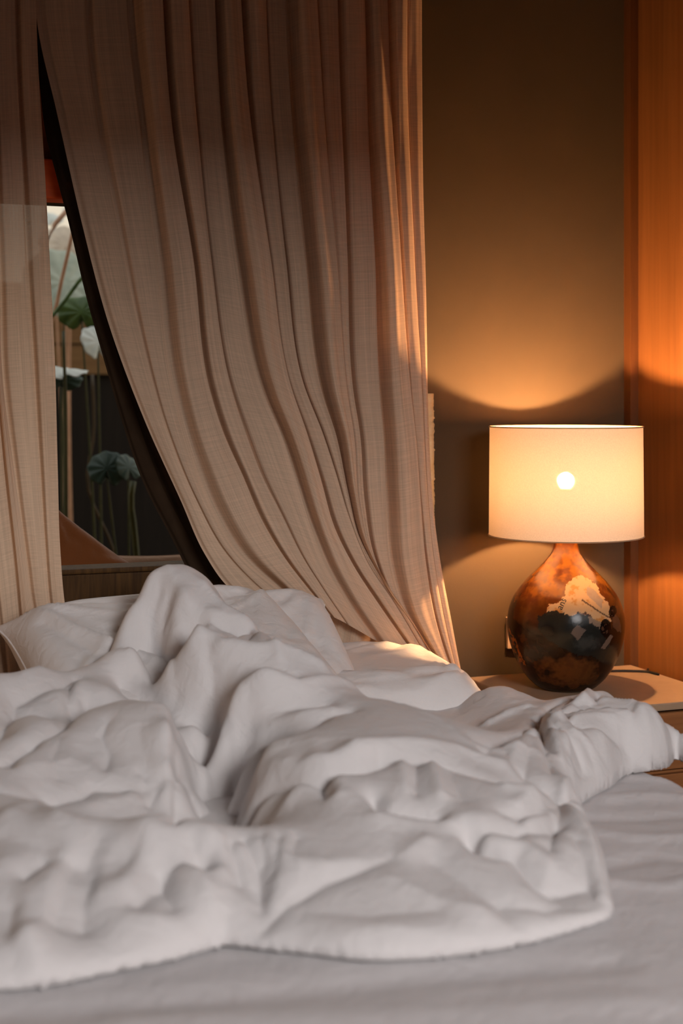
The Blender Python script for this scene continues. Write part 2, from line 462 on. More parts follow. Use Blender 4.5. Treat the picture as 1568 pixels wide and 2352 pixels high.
# ------------------------------------------------------------------ duvet
# sculpted heights: (px, py, depth) of points on its surface, as read off the photo
C = [
 # front bank
 (0,2245,1.575),(150,2225,1.60),(300,2190,1.64),(450,2160,1.67),(600,2150,1.69),(800,2180,1.665),(1000,2170,1.68),(1200,2140,1.715),(1340,2105,1.76),
 (-200,2245,1.56),(-200,2080,1.64),(-200,1900,1.80),
 (0,2100,1.655),(0,2000,1.715),(0,1900,1.81),(100,1950,1.77),(160,1897,1.80),(240,1900,1.80),(320,1906,1.79),(400,1912,1.79),(480,1918,1.79),(540,1930,1.81),
 (200,2050,1.70),(300,1990,1.765),(400,2080,1.69),(500,2010,1.76),(200,2150,1.64),
 (600,2050,1.74),(650,1925,1.83),(700,1930,1.83),(800,1980,1.79),(800,2060,1.725),(1000,2060,1.735),(1100,1990,1.80),(1200,2050,1.76),
 (1300,1950,1.87),(1365,1965,1.885),(1375,2060,1.80),(1300,2090,1.76),(1200,1950,1.86),
 # hollow
 (500,1890,2.13),(530,1860,2.19),(470,1850,2.2),(500,1800,2.30),(545,1800,2.26),(460,1745,2.36),(405,1655,2.50),(350,1605,2.56),(275,1568,2.64),
 # left lump
 (400,1895,2.05),(398,1800,2.08),(392,1700,2.14),(370,1640,2.21),(300,1621,2.26),(200,1645,2.22),(100,1690,2.13),(0,1735,2.06),(-200,1800,1.98),
 (200,1750,2.11),(300,1750,2.11),(200,1850,2.01),(100,1850,1.985),(0,1825,1.95),(300,1880,2.0),(430,1800,2.14),(440,1880,2.12),
 (195,1542,2.46),(100,1548,2.41),(0,1560,2.33),(-200,1580,2.25),(290,1598,2.42),(150,1600,2.32),(50,1650,2.21),(240,1590,2.36),
 # main roll
 (300,1400,2.59),(345,1328,2.63),(420,1309,2.67),(480,1345,2.67),(505,1390,2.62),(545,1425,2.59),(580,1456,2.57),(400,1400,2.56),(450,1390,2.58),
 (300,1480,2.49),(252,1490,2.55),(248,1550,2.55),(300,1555,2.47),(400,1500,2.43),(450,1480,2.42),(500,1500,2.40),(600,1500,2.43),(700,1515,2.46),(765,1562,2.47),
 (600,1580,2.29),(700,1600,2.31),(800,1605,2.37),(900,1625,2.33),(1000,1655,2.27),(1095,1716,2.17),
 (350,1575,2.43),(400,1612,2.39),(450,1650,2.34),(500,1710,2.26),(560,1785,2.17),(520,1600,2.29),(550,1700,2.16),(600,1750,2.09),(572,1850,2.06),
 (600,1850,2.01),(585,1925,1.99),(700,1700,2.11),(700,1800,1.99),(850,1700,2.09),(850,1750,2.03),(1000,1750,2.06),(1000,1850,1.93),(850,1850,1.91),
 (700,1890,1.90),(1200,1830,2.0),(1250,1860,2.0),(1290,1868,2.06),(1100,1900,1.87),(1000,1930,1.86),
 # right pile
 (1160,1588,2.70),(1130,1590,2.70),(1195,1602,2.67),(1232,1626,2.62),(1060,1640,2.68),(1100,1600,2.71),(1060,1685,2.56),(1130,1700,2.42),(1225,1682,2.38),(1300,1612,2.61),(1390,1598,2.63),
 (1480,1625,2.52),(1535,1648,2.46),(1560,1665,2.43),(1565,1700,2.42),(1600,1680,2.40),(1600,1730,2.38),(1500,1745,2.43),(1400,1690,2.39),(1300,1700,2.33),(1200,1765,2.15),(1300,1800,2.13),
 (1395,1785,2.29),(1100,1775,2.09),(1200,1715,2.26),
]
pts = []; hs = []
for n_, (px, py, d) in enumerate(C):
    if n_ < 12: d = .968 * (CAMZ - BEDZ) * F / (py - HZ)
    X, Y, Zz = pd(px, py, d); pts.append((X, Y)); hs.append(max(Zz - BEDZ, .006))
# parts of the surface that are out of sight behind its own crests: (px, depth, height)
HID = [(195,2.60,.06),(100,2.55,.06),(0,2.5,.06),(-200,2.45,.06),(200,2.32,.12),(80,2.25,.12),
       (420,2.80,.26),(345,2.76,.26),(480,2.78,.22),(560,2.68,.19),(700,2.58,.15),(800,2.50,.10),(900,2.46,.08),(1000,2.42,.05),
       (400,1.97,.03),(480,1.98,.02),(300,1.93,.035),(200,1.93,.06),(540,1.96,.02),
       (1160,2.84,.03),(1300,2.70,.03),(1390,2.72,.03),(1480,2.60,.03),(1060,2.80,.02),(240,2.62,.12),(235,2.70,.12)]
for px, d, h in HID:
    X, Y, _ = pd(px, 1000, d); pts.append((X, Y)); hs.append(h)
pts = np.array(pts); hs = np.array(hs)
def K(r): return r ** 2 * np.log(r + 1e-6) 
def Kl(r): return np.sqrt(r * r + .01 ** 2)
def rbf_fit(P, h, ker, lam):
    D = np.hypot(P[:, None, 0] - P[None, :, 0], P[:, None, 1] - P[None, :, 1])
    n = len(P); Q = np.c_[np.ones(n), P]
    Am = np.zeros((n + 3, n + 3)); Am[:n, :n] = ker(D) - lam * np.eye(n); Am[:n, n:] = Q; Am[n:, :n] = Q.T
    return np.linalg.solve(Am, np.r_[h, 0, 0, 0])
def rbf_eval(P, w, ker, X, Y):
    out = w[-3] + w[-2] * X + w[-1] * Y
    for (a, b), c in zip(P, w[:-3]): out = out + c * ker(np.hypot(X - a, Y - b))
    return out
w = rbf_fit(pts, hs, Kl, .002)
STEP_ = .0042
GX = np.arange(-.42, 1.55, STEP_); GY = np.arange(1.18, 2.86, STEP_)
DX, DY = np.meshgrid(GX, GY)
H = rbf_eval(pts, w, Kl, DX, DY)
def blur(Z, n):
    for _ in range(n):
        Zp = np.pad(Z, 1, mode='edge'); Z = (Zp[:-2, 1:-1] + Zp[2:, 1:-1] + Zp[1:-1, :-2] + Zp[1:-1, 2:] + 2 * Z) / 6
    return Z
H = blur(H, 7)

def hit(px, py, Hm):
    """march the sight line of a photo point down onto the duvet"""
    d = np.arange(1.45, 3.05, .004)
    x = (px - CX) / F * d; X = CA * x + SA * d; Y = -SA * x + CA * d; Zr = CAMZ + (HZ - py) / F * d
    i = np.clip(((Y - GY[0]) / STEP_).astype(int), 0, len(GY) - 1); j = np.clip(((X - GX[0]) / STEP_).astype(int), 0, len(GX) - 1)
    below = Zr <= BEDZ + Hm[i, j]
    k = int(np.argmax(below)) if below.any() else len(d) - 1
    return X[k], Y[k]

# folds and creases traced over it: [photo points], half width (mm), height (mm; minus = groove)
CR = [
 ([(-40,1765),(0,1751),(57,1717),(143,1671),(201,1642),(247,1628)],13,-16),
 ([(23,1768),(34,1740),(69,1717)],9,-9),
 ([(161,1573),(152,1613),(164,1650)],9,-10),([(178,1573),(172,1613),(182,1645)],10,6),
 ([(397,1665),(399,1780),(398,1900)],7,-12),([(385,1660),(386,1780),(386,1895)],9,7),
 ([(247,1671),(235,1705),(252,1751),(241,1786)],10,-6),([(140,1700),(120,1760),(130,1800)],10,-4),
 ([(109,1854),(189,1843),(212,1826),(321,1837),(402,1809),(459,1786)],9,-8),
 ([(-20,1830),(40,1840),(100,1855)],10,-6),([(210,1870),(290,1858),(390,1862)],12,4),
 ([(0,1694),(34,1612),(115,1573),(172,1556)],18,-18),([(60,1560),(90,1552)],10,6),
 ([(320,1700),(340,1770),(330,1830)],14,-4),([(60,1780),(160,1765),(250,1800)],16,4),
 ([(420,1700),(450,1760),(440,1810)],9,-6),([(440,1700),(475,1760),(470,1800)],9,6),
 ([(353,1318),(367,1355),(396,1395)],8,-14),([(385,1325),(400,1370),(430,1400)],12,6),
 ([(345,1365),(320,1420),(290,1445)],11,8),([(365,1400),(345,1440)],8,-9),([(390,1400),(380,1445)],8,-9),([(378,1405),(365,1445)],7,6),
 ([(396,1424),(459,1450),(568,1462)],10,-15),([(400,1408),(470,1432),(560,1446)],9,8),
 ([(470,1360),(520,1420),(575,1450)],9,8),
 ([(339,1527),(402,1493),(448,1475)],13,-17),([(340,1500),(390,1468),(440,1458)],12,12),
 ([(300,1450),(285,1500),(300,1540)],12,-8),([(265,1450),(255,1510)],12,8),
 ([(482,1462),(453,1490),(438,1533),(453,1573),(459,1602)],14,17),
 ([(430,1490),(400,1540),(410,1590)],14,-12),
 ([(482,1550),(488,1602),(508,1660),(528,1717),(548,1770)],11,-17),
 ([(488,1539),(574,1516),(660,1521),(735,1556)],15,15),([(500,1570),(590,1545),(680,1560)],14,-9),
 ([(534,1710),(536,1670),(545,1640),(580,1615),(689,1600),(804,1602)],13,14),
 ([(574,1717),(600,1670),(650,1640),(746,1625)],14,-11),
 ([(591,1751),(660,1705),(746,1654),(800,1640)],15,-12),([(600,1720),(680,1670),(760,1640)],11,7),
 ([(600,1490),(650,1480),(690,1490)],12,8),([(560,1480),(600,1470)],8,-7),
 ([(574,1877),(600,1845),(631,1822),(690,1812),(746,1797),(832,1774),(873,1757)],11,-21),
 ([(600,1810),(680,1790),(760,1770),(850,1745)],14,9),
 ([(740,1814),(752,1843)],9,-15),([(775,1810),(780,1850)],14,8),([(690,1830),(660,1870)],12,8),
 ([(858,1842),(880,1872),(915,1884),(1000,1895)],10,-19),([(870,1900),(1000,1915),(1100,1905)],16,8),
 ([(883,1758),(949,1752),(1032,1768),(1143,1806),(1226,1830)],13,-12),
 ([(820,1745),(949,1728),(1050,1745),(1150,1780),(1240,1820)],16,9),
 ([(921,1765),(932,1832)],10,7),([(955,1765),(949,1840)],9,-7),([(993,1776),(1010,1850)],10,8),([(1030,1790),(1060,1850)],12,-5),
 ([(1186,1885),(1250,1872),(1290,1862)],9,-9),([(1190,1865),(1250,1850)],10,6),
 ([(1080,1930),(1099,1954),(1176,1979),(1232,2042),(1254,2059),(1331,2062)],13,-13),([(1078,1926),(1100,1950),(1125,1962)],9,-14),
 ([(1082,1923),(1171,1925),(1232,1911),(1276,1895)],11,-14),
 ([(1120,1945),(1200,1960),(1260,2010)],14,6),
 ([(1290,1868),(1353,1931),(1373,1998),(1385,2075)],8,11),([(1320,1940),(1340,2000),(1350,2050)],12,-6),
 ([(1254,1670),(1298,1712),(1315,1760),(1307,1799),(1292,1855)],8,11),([(1280,1690),(1330,1730),(1335,1780)],8,-9),
 ([(1375,1745),(1420,1785)],8,8),([(1315,1745),(1364,1739),(1409,1754),(1442,1749)],8,-11),
 ([(1330,1830),(1400,1795),(1440,1776)],7,8),([(1345,1800),(1375,1765)],9,7),
 ([(1281,1677),(1364,1666),(1447,1671),(1488,1697),(1490,1728)],9,10),
 ([(1353,1721),(1398,1710),(1442,1684)],8,-10),([(1300,1655),(1380,1645),(1450,1645)],8,-7),([(1310,1640),(1390,1625),(1450,1630)],8,7),
 ([(1232,1660),(1290,1645),(1350,1636)],7,-8),([(1380,1690),(1430,1700),(1455,1715)],7,6),
 ([(1262,1640),(1281,1615)],7,8),([(1340,1635),(1350,1606)],7,8),([(1385,1640),(1392,1600)],9,10),([(1310,1630),(1318,1612)],6,-7),([(1368,1630),(1372,1608)],6,-8),
 ([(1500,1640),(1540,1690)],9,-6),([(1470,1640),(1520,1700)],9,6),
 ([(988,1662),(1054,1625),(1121,1598)],7,9),([(1010,1672),(1075,1634),(1140,1597)],6,-9),([(1043,1688),(1099,1635),(1165,1597)],7,9),
 ([(1062,1695),(1112,1645),(1180,1604)],6,-9),([(1082,1699),(1125,1655),(1198,1612)],7,9),([(1120,1680),(1160,1660),(1210,1640)],8,7),
 ([(1099,1710),(1171,1699),(1220,1690)],10,-14),([(1230,1668),(1255,1710),(1265,1735)],8,-12),
 ([(1150,1730),(1180,1790),(1240,1830)],14,-6),([(1120,1730),(1220,1740)],12,6),
 ([(230,1930),(200,1990)],20,-13),([(143,1975),(115,2067),(98,2159),(57,2199)],17,13),([(165,1990),(140,2080),(120,2150)],14,-10),
 ([(215,2020),(201,2067),(189,2148)],13,-9),([(240,1990),(230,2080)],14,8),
 ([(367,2010),(396,2096)],11,-12),([(316,2096),(344,2056),(396,1998),(459,1987)],12,-11),([(290,2060),(320,2000),(340,1950)],14,9),
 ([(430,2020),(470,2080),(480,2120)],15,8),([(440,1945),(459,1985)],9,-9),
 ([(528,1947),(551,2044)],11,-13),([(505,1945),(508,2030)],12,9),([(550,1950),(575,2040)],9,8),
 ([(563,1945),(591,2010),(603,2096)],11,-13),([(610,1950),(640,2030),(630,2090)],14,10),
 ([(900,1993),(820,2020),(746,2044),(660,2090),(574,2153),(500,2182)],12,-9),([(980,1960),(930,1985),(850,2000),(740,2020)],14,7),
 ([(603,1945),(610,1990)],7,-8),([(640,1950),(634,2020)],8,-8),([(675,1945),(668,1990)],8,-7),([(660,1950),(655,2000)],7,6),
 ([(57,2021),(98,1987)],11,-13),([(20,1890),(90,1870),(130,1895)],14,7),([(0,1940),(60,1950),(120,1960)],16,-6),
 ([(700,2110),(850,2120),(1000,2110)],18,-5),([(760,2160),(900,2150),(1050,2160)],16,5),([(1000,2000),(1080,2050),(1160,2110)],16,-6),
 ([(900,2050),(1000,2090),(1100,2110)],16,5),([(300,2130),(400,2150)],18,6),([(1150,2090),(1250,2100),(1340,2080)],12,-6),
 ([(30,2120),(20,2190),(40,2230)],12,-7),([(60,2100),(50,2180),(80,2220)],12,6),
]
def fan(c, ends, w_, a_):
    for k, e_ in enumerate(ends):
        m_ = ((c[0] + e_[0]) / 2 + (6 if k % 2 else -5), (c[1] + e_[1]) / 2 + (4 if k % 3 else -4))
        CR.append(([c, m_, e_], w_ * (1 + .2 * math.sin(k * 2.1)), a_ * (1 if k % 2 else -1) * (1 + .3 * math.cos(k * 1.7))))
fan((1242,1664), [(1290,1622),(1340,1628),(1400,1640),(1440,1660),(1430,1690),(1380,1720),(1330,1730),(1290,1750),(1265,1790)], 6, 7)
fan((1238,1664), [(1110,1745),(1160,1775),(1200,1800)], 9, 6)
fan((1292,1862), [(1200,1790),(1160,1830),(1150,1880),(1200,1910),(1260,1960),(1340,1850),(1360,1825)], 8, 7)
fan((430,1440), [(330,1440),(320,1480),(350,1520),(390,1540)], 8, 7)
fan((580,1458), [(520,1480),(600,1500),(660,1480),(640,1530)], 8, 6)
fan((560,1935), [(470,1980),(500,2040),(620,2060),(690,2020)], 12, 5)
CR.append(([(345,1600),(415,1675),(490,1765),(540,1810)], 24, -34)); CR.append(([(545,1800),(530,1860),(520,1900)], 26, -30)); CR.append(([(275,1570),(345,1602)], 14, -16))
CR.append(([(400,1640),(397,1700),(396,1800),(395,1890)], 20, 10)); CR.append(([(530,1620),(560,1720),(620,1740)], 22, 12)); CR.append(([(590,1840),(640,1800)], 20, 8))
fan((400,1820), [(340,1870),(300,1840),(320,1790),(450,1860)], 8, 6)
H0 = H.copy()
for p, sg, am in CR:
    W = [hit(px, py, H0) for px, py in p]
    ok = [W[0]]
    for q in W[1:]:
        if math.hypot(q[0] - ok[-1][0], q[1] - ok[-1][1]) < .35: ok.append(q)
    if np.mean([q_[1] for q_ in p]) > 1935 and np.mean([q_[0] for q_ in p]) < 700: sg *= 1.3; am *= 1.0
    if len(ok) > 1: H = H + ridge(DX, DY, ok, sg * .0013, am * .0013, 1.35)
# random small puckers, long in one direction
for _ in range(40):
    cx, cy = RNG.uniform(-.2, 1.4), RNG.uniform(1.45, 2.6); th = RNG.uniform(0, math.pi); ln = RNG.uniform(.03, .10)
    H = H + ridge(DX, DY, [(cx - ln * math.cos(th), cy - ln * math.sin(th)), (cx + ln * .1 * math.sin(th), cy), (cx + ln * math.cos(th), cy + ln * math.sin(th))], RNG.uniform(.008, .014), RNG.uniform(-.003, .003))

# outline of the duvet on the bed
OUT = [pZ(px, py, BEDZ + .004)[:2] for px, py in [(-420,2290),(-200,2285),(0,2275),(100,2268),(190,2248),(320,2222),(450,2190),(515,2172),(590,2180),(690,2190),(830,2206),(1050,2196),(1250,2158),(1350,2128),
       (1394,2112),(1396,2060),(1385,1998),(1366,1945),(1335,1905),(1308,1872),(1340,1842),(1400,1808),(1445,1778),(1500,1770),(1528,1764),(1550,1745)]]
OUT += [(1.47, 2.10), (1.478, 2.22), (1.455, 2.34), (1.40, 2.45), (1.345, 2.55), (1.28, 2.64), (1.18, 2.64), (1.08, 2.54), (1.02, 2.42), (.95, 2.42), (.90, 2.50), (.84, 2.58), (.76, 2.66), (.70, 2.70), (.60, 2.69), (.53, 2.62),
        (.47, 2.56), (.42, 2.55), (.30, 2.55), (.10, 2.50), (-.10, 2.48), (-.40, 2.45), (-.41, 2.0)]
OUT = smooth_path(np.array(OUT + [OUT[0]]), 260)[:-1]
def signed_dist(X, Y, P):
    D = np.full(X.shape, 9.0); ins = np.zeros(X.shape, bool); n = len(P)
    for k in range(n):
        ax, ay = P[k]; bx, by = P[(k + 1) % n]; dx, dy = bx - ax, by - ay
        t = np.clip(((X - ax) * dx + (Y - ay) * dy) / (dx * dx + dy * dy + 1e-12), 0, 1)
        D = np.minimum(D, np.hypot(X - ax - t * dx, Y - ay - t * dy))
        c = ((ay > Y) != (by > Y)) & (X < (bx - ax) * (Y - ay) / (by - ay + 1e-15) + ax); ins ^= c
    return np.where(ins, D, -D)
SD = signed_dist(DX, DY, OUT)
t = np.clip(SD / .045, 0, 1)
edge = np.sqrt(np.clip(1 - (1 - t) ** 2, 0, 1))
Hc = np.maximum(H, .012) 
Hf = .004 + Hc * edge
shz = BEDZ + .004
V = np.stack([DX, DY, shz + Hf], -1)
# let the cloth buckle: a little more cloth than surface
V0 = V.copy()
ex = .014 + .012 * smooth_noise(*DX.shape, 40, RNG).clip(-1, 1); ey = .012 + .012 * smooth_noise(*DX.shape, 40, RNG).clip(-1, 1)
R = rests(V0, ex, ey, .985)
V[..., 2] += .0008 * smooth_noise(*DX.shape, 5, RNG) * t
for it in range(60):
    for (di, dj, k), r in zip(DIRS, R): solve_pairs(V, di, dj, r, k * .9)
    V += (V0 - V) * .045
    if it % 3 == 0: V[..., 2] = np.maximum(V[..., 2], shz + .002)
V[..., 2] = np.maximum(V[..., 2], shz + .002)
rimm = (SD <= .0) & (SD > -STEP_ * 1.5)
def near_poly(X, Y, P):
    D = np.full(X.shape, 9.0); QX = X.copy(); QY = Y.copy(); n = len(P)
    for k in range(n):
        ax, ay = P[k]; bx, by = P[(k + 1) % n]; dx, dy = bx - ax, by - ay
        t_ = np.clip(((X - ax) * dx + (Y - ay) * dy) / (dx * dx + dy * dy + 1e-12), 0, 1)
        nx_, ny_2 = ax + t_ * dx, ay + t_ * dy; dd = np.hypot(X - nx_, Y - ny_2); c = dd < D
        D = np.where(c, dd, D); QX = np.where(c, nx_, QX); QY = np.where(c, ny_2, QY)
    return QX, QY
qx, qy = near_poly(DX, DY, OUT)
V[..., 0] = np.where(rimm, qx, V[..., 0]); V[..., 1] = np.where(rimm, qy, V[..., 1]); V[..., 2] = np.where(rimm, shz + .001, V[..., 2])
me = grid_mesh('duvet', V, SD > -STEP_ * 1.5)
dv = link('duvet', me, M['duvet'])
tag(dv, 'rumpled white cotton duvet thrown in heaps across the bed', 'duvet')
md = dv.modifiers.new('t', 'SOLIDIFY'); md.thickness = .003; md.offset = 1

# ------------------------------------------------------------------ pillows
def V3(a): return Vector(a)
make_pillow('pillow', .58, .47, .14, M['pillow'], 'white pillow half seen at the left, its pointed corner against the left curtain', 'pillow',
            (.655, 2.60, .688), (.985, .10, .02), (-.12, .93, .34), seed=3, group='white bed pillows', folds=[([(-.24,.19),(-.10,.12),(.10,.02)],.010,.010),([(-.24,.18),(-.12,.07),(.05,-.08)],.010,-.010),([(-.23,.16),(-.14,.02),(-.02,-.14)],.010,.010),([(-.24,.2),(-.08,.17),(.14,.12)],.010,-.009),([(-.23,.12),(-.17,-.03),(-.10,-.18)],.010,-.009),([(-.2,.2),(0,.2),(.2,.17)],.008,.007)])
make_pillow('pillow', .56, .46, .15, M['pillow'], 'plump white pillow leaning on the headboard below the long curtain', 'pillow',
            (.755, 2.66, .652), (.99, -.02, .015), (.14, .85, .50), seed=8, group='white bed pillows')
make_pillow('pillow', .64, .45, .14, M['pillow'], 'flat white pillow beside the nightstand, lit peach by the lamp', 'pillow',
            (.955, 2.68, .605), (.99, -.10, .0), (.10, .99, .02), seed=5, group='white bed pillows', folds=[([(.29,-.12),(.12,-.14),(-.05,-.12)],.009,.008),([(.29,-.13),(.14,-.17),(0,-.17)],.008,-.008),([(.29,-.14),(.16,-.20),(.05,-.21)],.008,.008)])

# ------------------------------------------------------------------ curtains
def curtain(name, paths, Yb, mat, label, amp=.035, cols=28, rows=260, amps=None, seed=0, parent=None, wob=1.0, bands=None, extra=None):
    rng = np.random.RandomState(seed)
    P = np.stack([smooth_path(p, rows) for p in paths])            # k, rows, 2
    nk = len(P); cells = []
    ph = rng.uniform(0, 6.28, nk * 3)
    tt = np.linspace(0, 1, rows)
    colsV = []
    for k in range(nk - 1):
        a = (amps[k] if amps else amp)
        for c in range(cols + (1 if k == nk - 2 else 0)):
            s = c / cols
            s = s if s < .0 else s
            b = (bands[k] if bands else .24)
            up = np.clip((s - b * .45) / (b * .5 + .03), 0, 1); up = up * up * (3 - 2 * up)
            dn = np.clip((1 - s) / (.075), 0, 1); dn = dn ** .5
            f = up * dn * (.80 + .20 * math.sin(math.pi * s)) + .02 * math.sin(2 * 2 * math.pi * s + ph[k])
            if a < 0: f = math.sin(math.pi * s)
            g_ = s + (.10 * math.sin(math.pi * min(1, max(0, (s - .72) / .28))) if a > 0 else 0)
            xy = P[k] * (1 - g_) + P[k + 1] * g_
            # ripple of the face along its length
            rip = .0022 * np.sin(tt * (9 + 3 * math.sin(ph[k + 1])) + ph[k] + 2.2 * s) + .0012 * np.sin(tt * 23 + ph[k + 2] + 5 * s)
            grow = (.75 + .45 * np.sin(tt * 2.2 + ph[k] * .3) ** 2) * (1 - .5 * tt ** 3)
            Y = Yb - abs(a) * f * grow - rip * wob
            col = np.array([pY(x, y, Yb) for x, y in xy])
            # keep plan position, push towards the room by the pleat
            col[:, 1] = Y
            colsV.append(col)
    Vc = np.stack(colsV, 1)
    return Vc

E0 = [(78,-250),(86,60),(128,250),(190,520),(255,760),(330,960),(415,1150),(468,1270),(520,1345),(600,1400)]
S1 = [(190,-250),(198,100),(225,300),(268,520),(318,760),(372,960),(450,1150),(510,1260),(580,1340),(660,1405)]
V1 = [(283,-250),(290,60),(318,300),(355,600),(390,880),(425,1020),(480,1170),(545,1275),(625,1345),(700,1400)]
V2 = [(346,-250),(385,300),(435,600),(475,900),(507,1000),(547,1089),(592,1192),(650,1286),(700,1350),(750,1410)]
V3p = [(404,-250),(440,300),(475,600),(520,880),(560,1000),(595,1090),(640,1180),(690,1280),(735,1350),(790,1430)]
V4 = [(471,-250),(501,300),(536,600),(597,900),(641,1000),(675,1100),(712,1215),(745,1300),(785,1372),(850,1465)]
V5 = [(526,-250),(561,300),(603,600),(648,880),(690,1000),(725,1110),(752,1200),(800,1295),(860,1385),(950,1510)]
V6 = [(584,-250),(615,300),(647,600),(686,880),(733,1000),(760,1080),(792,1185),(835,1290),(895,1380),(985,1528)]
V7 = [(640,-250),(663,300),(690,600),(728,900),(762,1000),(790,1130),(815,1230),(858,1310),(915,1390),(1000,1535)]
V8 = [(701,-250),(726,300),(751,600),(779,900),(795,1000),(808,1150),(835,1260),(873,1340),(930,1420),(1014,1545)]
V9 = [(755,-250),(770,300),(783,600),(798,900),(815,1000),(828,1150),(850,1270),(888,1360),(945,1440),(1024,1553)]
V10 = [(810,-250),(831,300),(848,600),(861,900),(870,1000),(877,1134),(889,1300),(920,1400),(970,1480),(1034,1561)]
V11 = [(866,-250),(881,300),(898,600),(922,900),(936,1020),(948,1150),(965,1300),(988,1420),(1018,1510),(1044,1569)]
V12 = [(911,-250),(921,300),(939,600),(957,900),(963,1020),(972,1150),(988,1300),(1012,1430),(1035,1520),(1052,1576)]
E1 = [(953,-250),(958,300),(965,600),(972,880),(979,1050),(988,1180),(1003,1290),(1028,1420),(1045,1510),(1060,1584)]
Vc = curtain('c', [E0, S1, V1, V2, V3p, V4, V5, V6, V7, V8, V9, V10, V11, V12, E1], 2.855, None, '',
             amps=[.012, .014, .058, .050, .034, .058, .050, .036, .060, .040, .046, .058, .052, .040], bands=[.2, .2, .38, .26, .12, .30, .28, .12, .36, .14, .2, .3, .34, .14], seed=4)
# back flap of the hem seen under the fold
me = grid_mesh('draped_curtain', Vc, uvscale=(1.0, 1.0))
cur = link('curtain', me, M['gauze'])
tag(cur, 'long pleated beige gauze curtain swept down to the right beside the lamp', 'curtain', 'gauze bed curtains')
Q = [[(735,1365),(790,1395),(850,1440),(905,1490),(965,1530)], [(740,1400),(785,1440),(835,1470),(880,1496),(960,1534)], [(745,1440),(785,1495),(820,1503),(862,1492),(955,1538)], [(750,1470),(785,1508),(820,1506),(860,1496),(952,1540)]]
Pq = np.stack([smooth_path(q, 30) for q in Q]); nr = 24
rows_ = []
for r in range(nr):
    s = r / (nr - 1) * 3; k = min(int(s), 2); f = s - k
    xy = Pq[k] * (1 - f) + Pq[k + 1] * f
    rows_.append([pY(x, y, 2.885 + .008 * math.sin(x * .09)) for x, y in xy])
fl = link('hem_flap', grid_mesh('hem_flap', np.array(rows_), uvscale=(.2, .1)), M['gauze'], cur)

# left curtain
LE = [(76,-250),(84,150),(100,430),(112,640),(122,830),(130,1080),(135,1250),(148,1395),(165,1480)]
LA = [(30,-250),(36,150),(50,430),(60,640),(72,830),(88,1080),(100,1250),(112,1390),(125,1480)]
LB = [(-25,-250),(-22,150),(-12,430),(-5,640),(0,850),(30,1090),(58,1290),(74,1400),(95,1480)]
LC = [(-50,-250),(-46,150),(-38,430),(-30,640),(-14,850),(8,1090),(30,1290),(40,1400),(52,1560)]
LD = [(-100,-250),(-98,150),(-90,430),(-80,640),(-65,850),(-45,1090),(-25,1290),(-10,1400),(10,1580)]
LF = [(-220,-250),(-220,150),(-215,430),(-210,640),(-200,850),(-180,1090),(-150,1290),(-120,1400),(-80,1580)]
LG = [(-360,-250),(-360,150),(-355,430),(-350,640),(-340,850),(-320,1090),(-300,1290),(-270,1400),(-230,1580)]
Vl = curtain('l', [LG, LF, LD, LC, LB, LA, LE], 2.86, None, '', amps=[.03, .03, .03, .035, .02, .025], seed=9, rows=200)
me = grid_mesh('left_curtain', Vl, uvscale=(.55, 1.0))
cl = link('curtain', me, M['gauze'])
tag(cl, 'narrow beige gauze curtain hanging at the left edge of the bed', 'curtain', 'gauze bed curtains')

# dark strip modelled in place of the curtain's reflection
DA = [(70,-250),(80,60),(92,200),(104,300),(128,400),(160,525),(195,672),(235,815),(274,950),(330,1110),(396,1240),(440,1330)]
DB = [(100,-250),(110,60),(126,200),(138,300),(162,400),(192,525),(228,672),(268,815),(310,950),(368,1110),(436,1240),(480,1330)]
DC = [(150,-250),(160,60),(176,200),(190,300),(214,400),(246,525),(284,672),(326,815),(370,950),(430,1110),(500,1240),(550,1330)]
DD = [(220,-250),(230,60),(240,200),(250,300),(266,400),(300,525),(340,672),(386,815),(430,950),(490,1110),(560,1240),(610,1330)]
DE = [(420,-250),(430,60),(450,200),(470,300),(490,400),(530,525),(580,672),(626,815),(670,950),(730,1110),(790,1240),(830,1330)]
DF = [(700,-250),(705,60),(710,200),(715,300),(720,400),(730,525),(740,672),(766,815),(790,950),(820,1110),(850,1240),(890,1330)]  # widened to stop the bright opening showing through the gauze
Vd = curtain('d', [DA, DB, DC, DD, DE, DF], 2.925, None, '', amps=[.012, .015, .015, .015, .015], seed=2, rows=120)
dk = link('reflected_curtain', grid_mesh('reflected_curtain', Vd, uvscale=(.4, 1)), M['reflected_gauze'])
tag(dk, 'dark brown modelled reflection of the long beige curtain, a slanting strip behind it', 'curtain')

rail = bmesh.new(); add_tube(rail, [(-1.2, 2.84, 2.228), (1.3, 2.84, 2.228)], .010, 10)
tag(bmobj('curtain_rail', rail, M['metal'], None, True), 'dark curtain rail under the alcove ceiling over the headboard', 'curtain rail')

# ------------------------------------------------------------------ nightstand
NX0, NX1, NY0, NY1 = 1.446, 1.888, 2.595, 2.998
ns = empty('nightstand', ((NX0 + NX1) / 2, (NY0 + NY1) / 2, 0))
tag(ns, 'wooden nightstand with a cream stone top, under the lamp', 'nightstand')
bm = bmesh.new(); add_box(bm, NX0, NX1, NY0, NY1, .533, .55, .0035, 2); bmobj('stone_top', bm, M['top'], ns)
bm = bmesh.new()
add_box(bm, NX0 + .012, NX0 + .03, NY0 + .02, NY1 - .005, .05, .533); add_box(bm, NX1 - .03, NX1 - .012, NY0 + .02, NY1 - .005, .05, .533)
add_box(bm, NX0 + .03, NX1 - .03, NY1 - .02, NY1 - .005, .05, .533); add_box(bm, NX0 + .03, NX1 - .03, NY0 + .02, NY1 - .02, .05, .068)
add_box(bm, NX0 + .03, NX1 - .03, NY0 + .02, NY1 - .02, .385, .40)
bmobj('carcass', bm, M['stand'], ns)
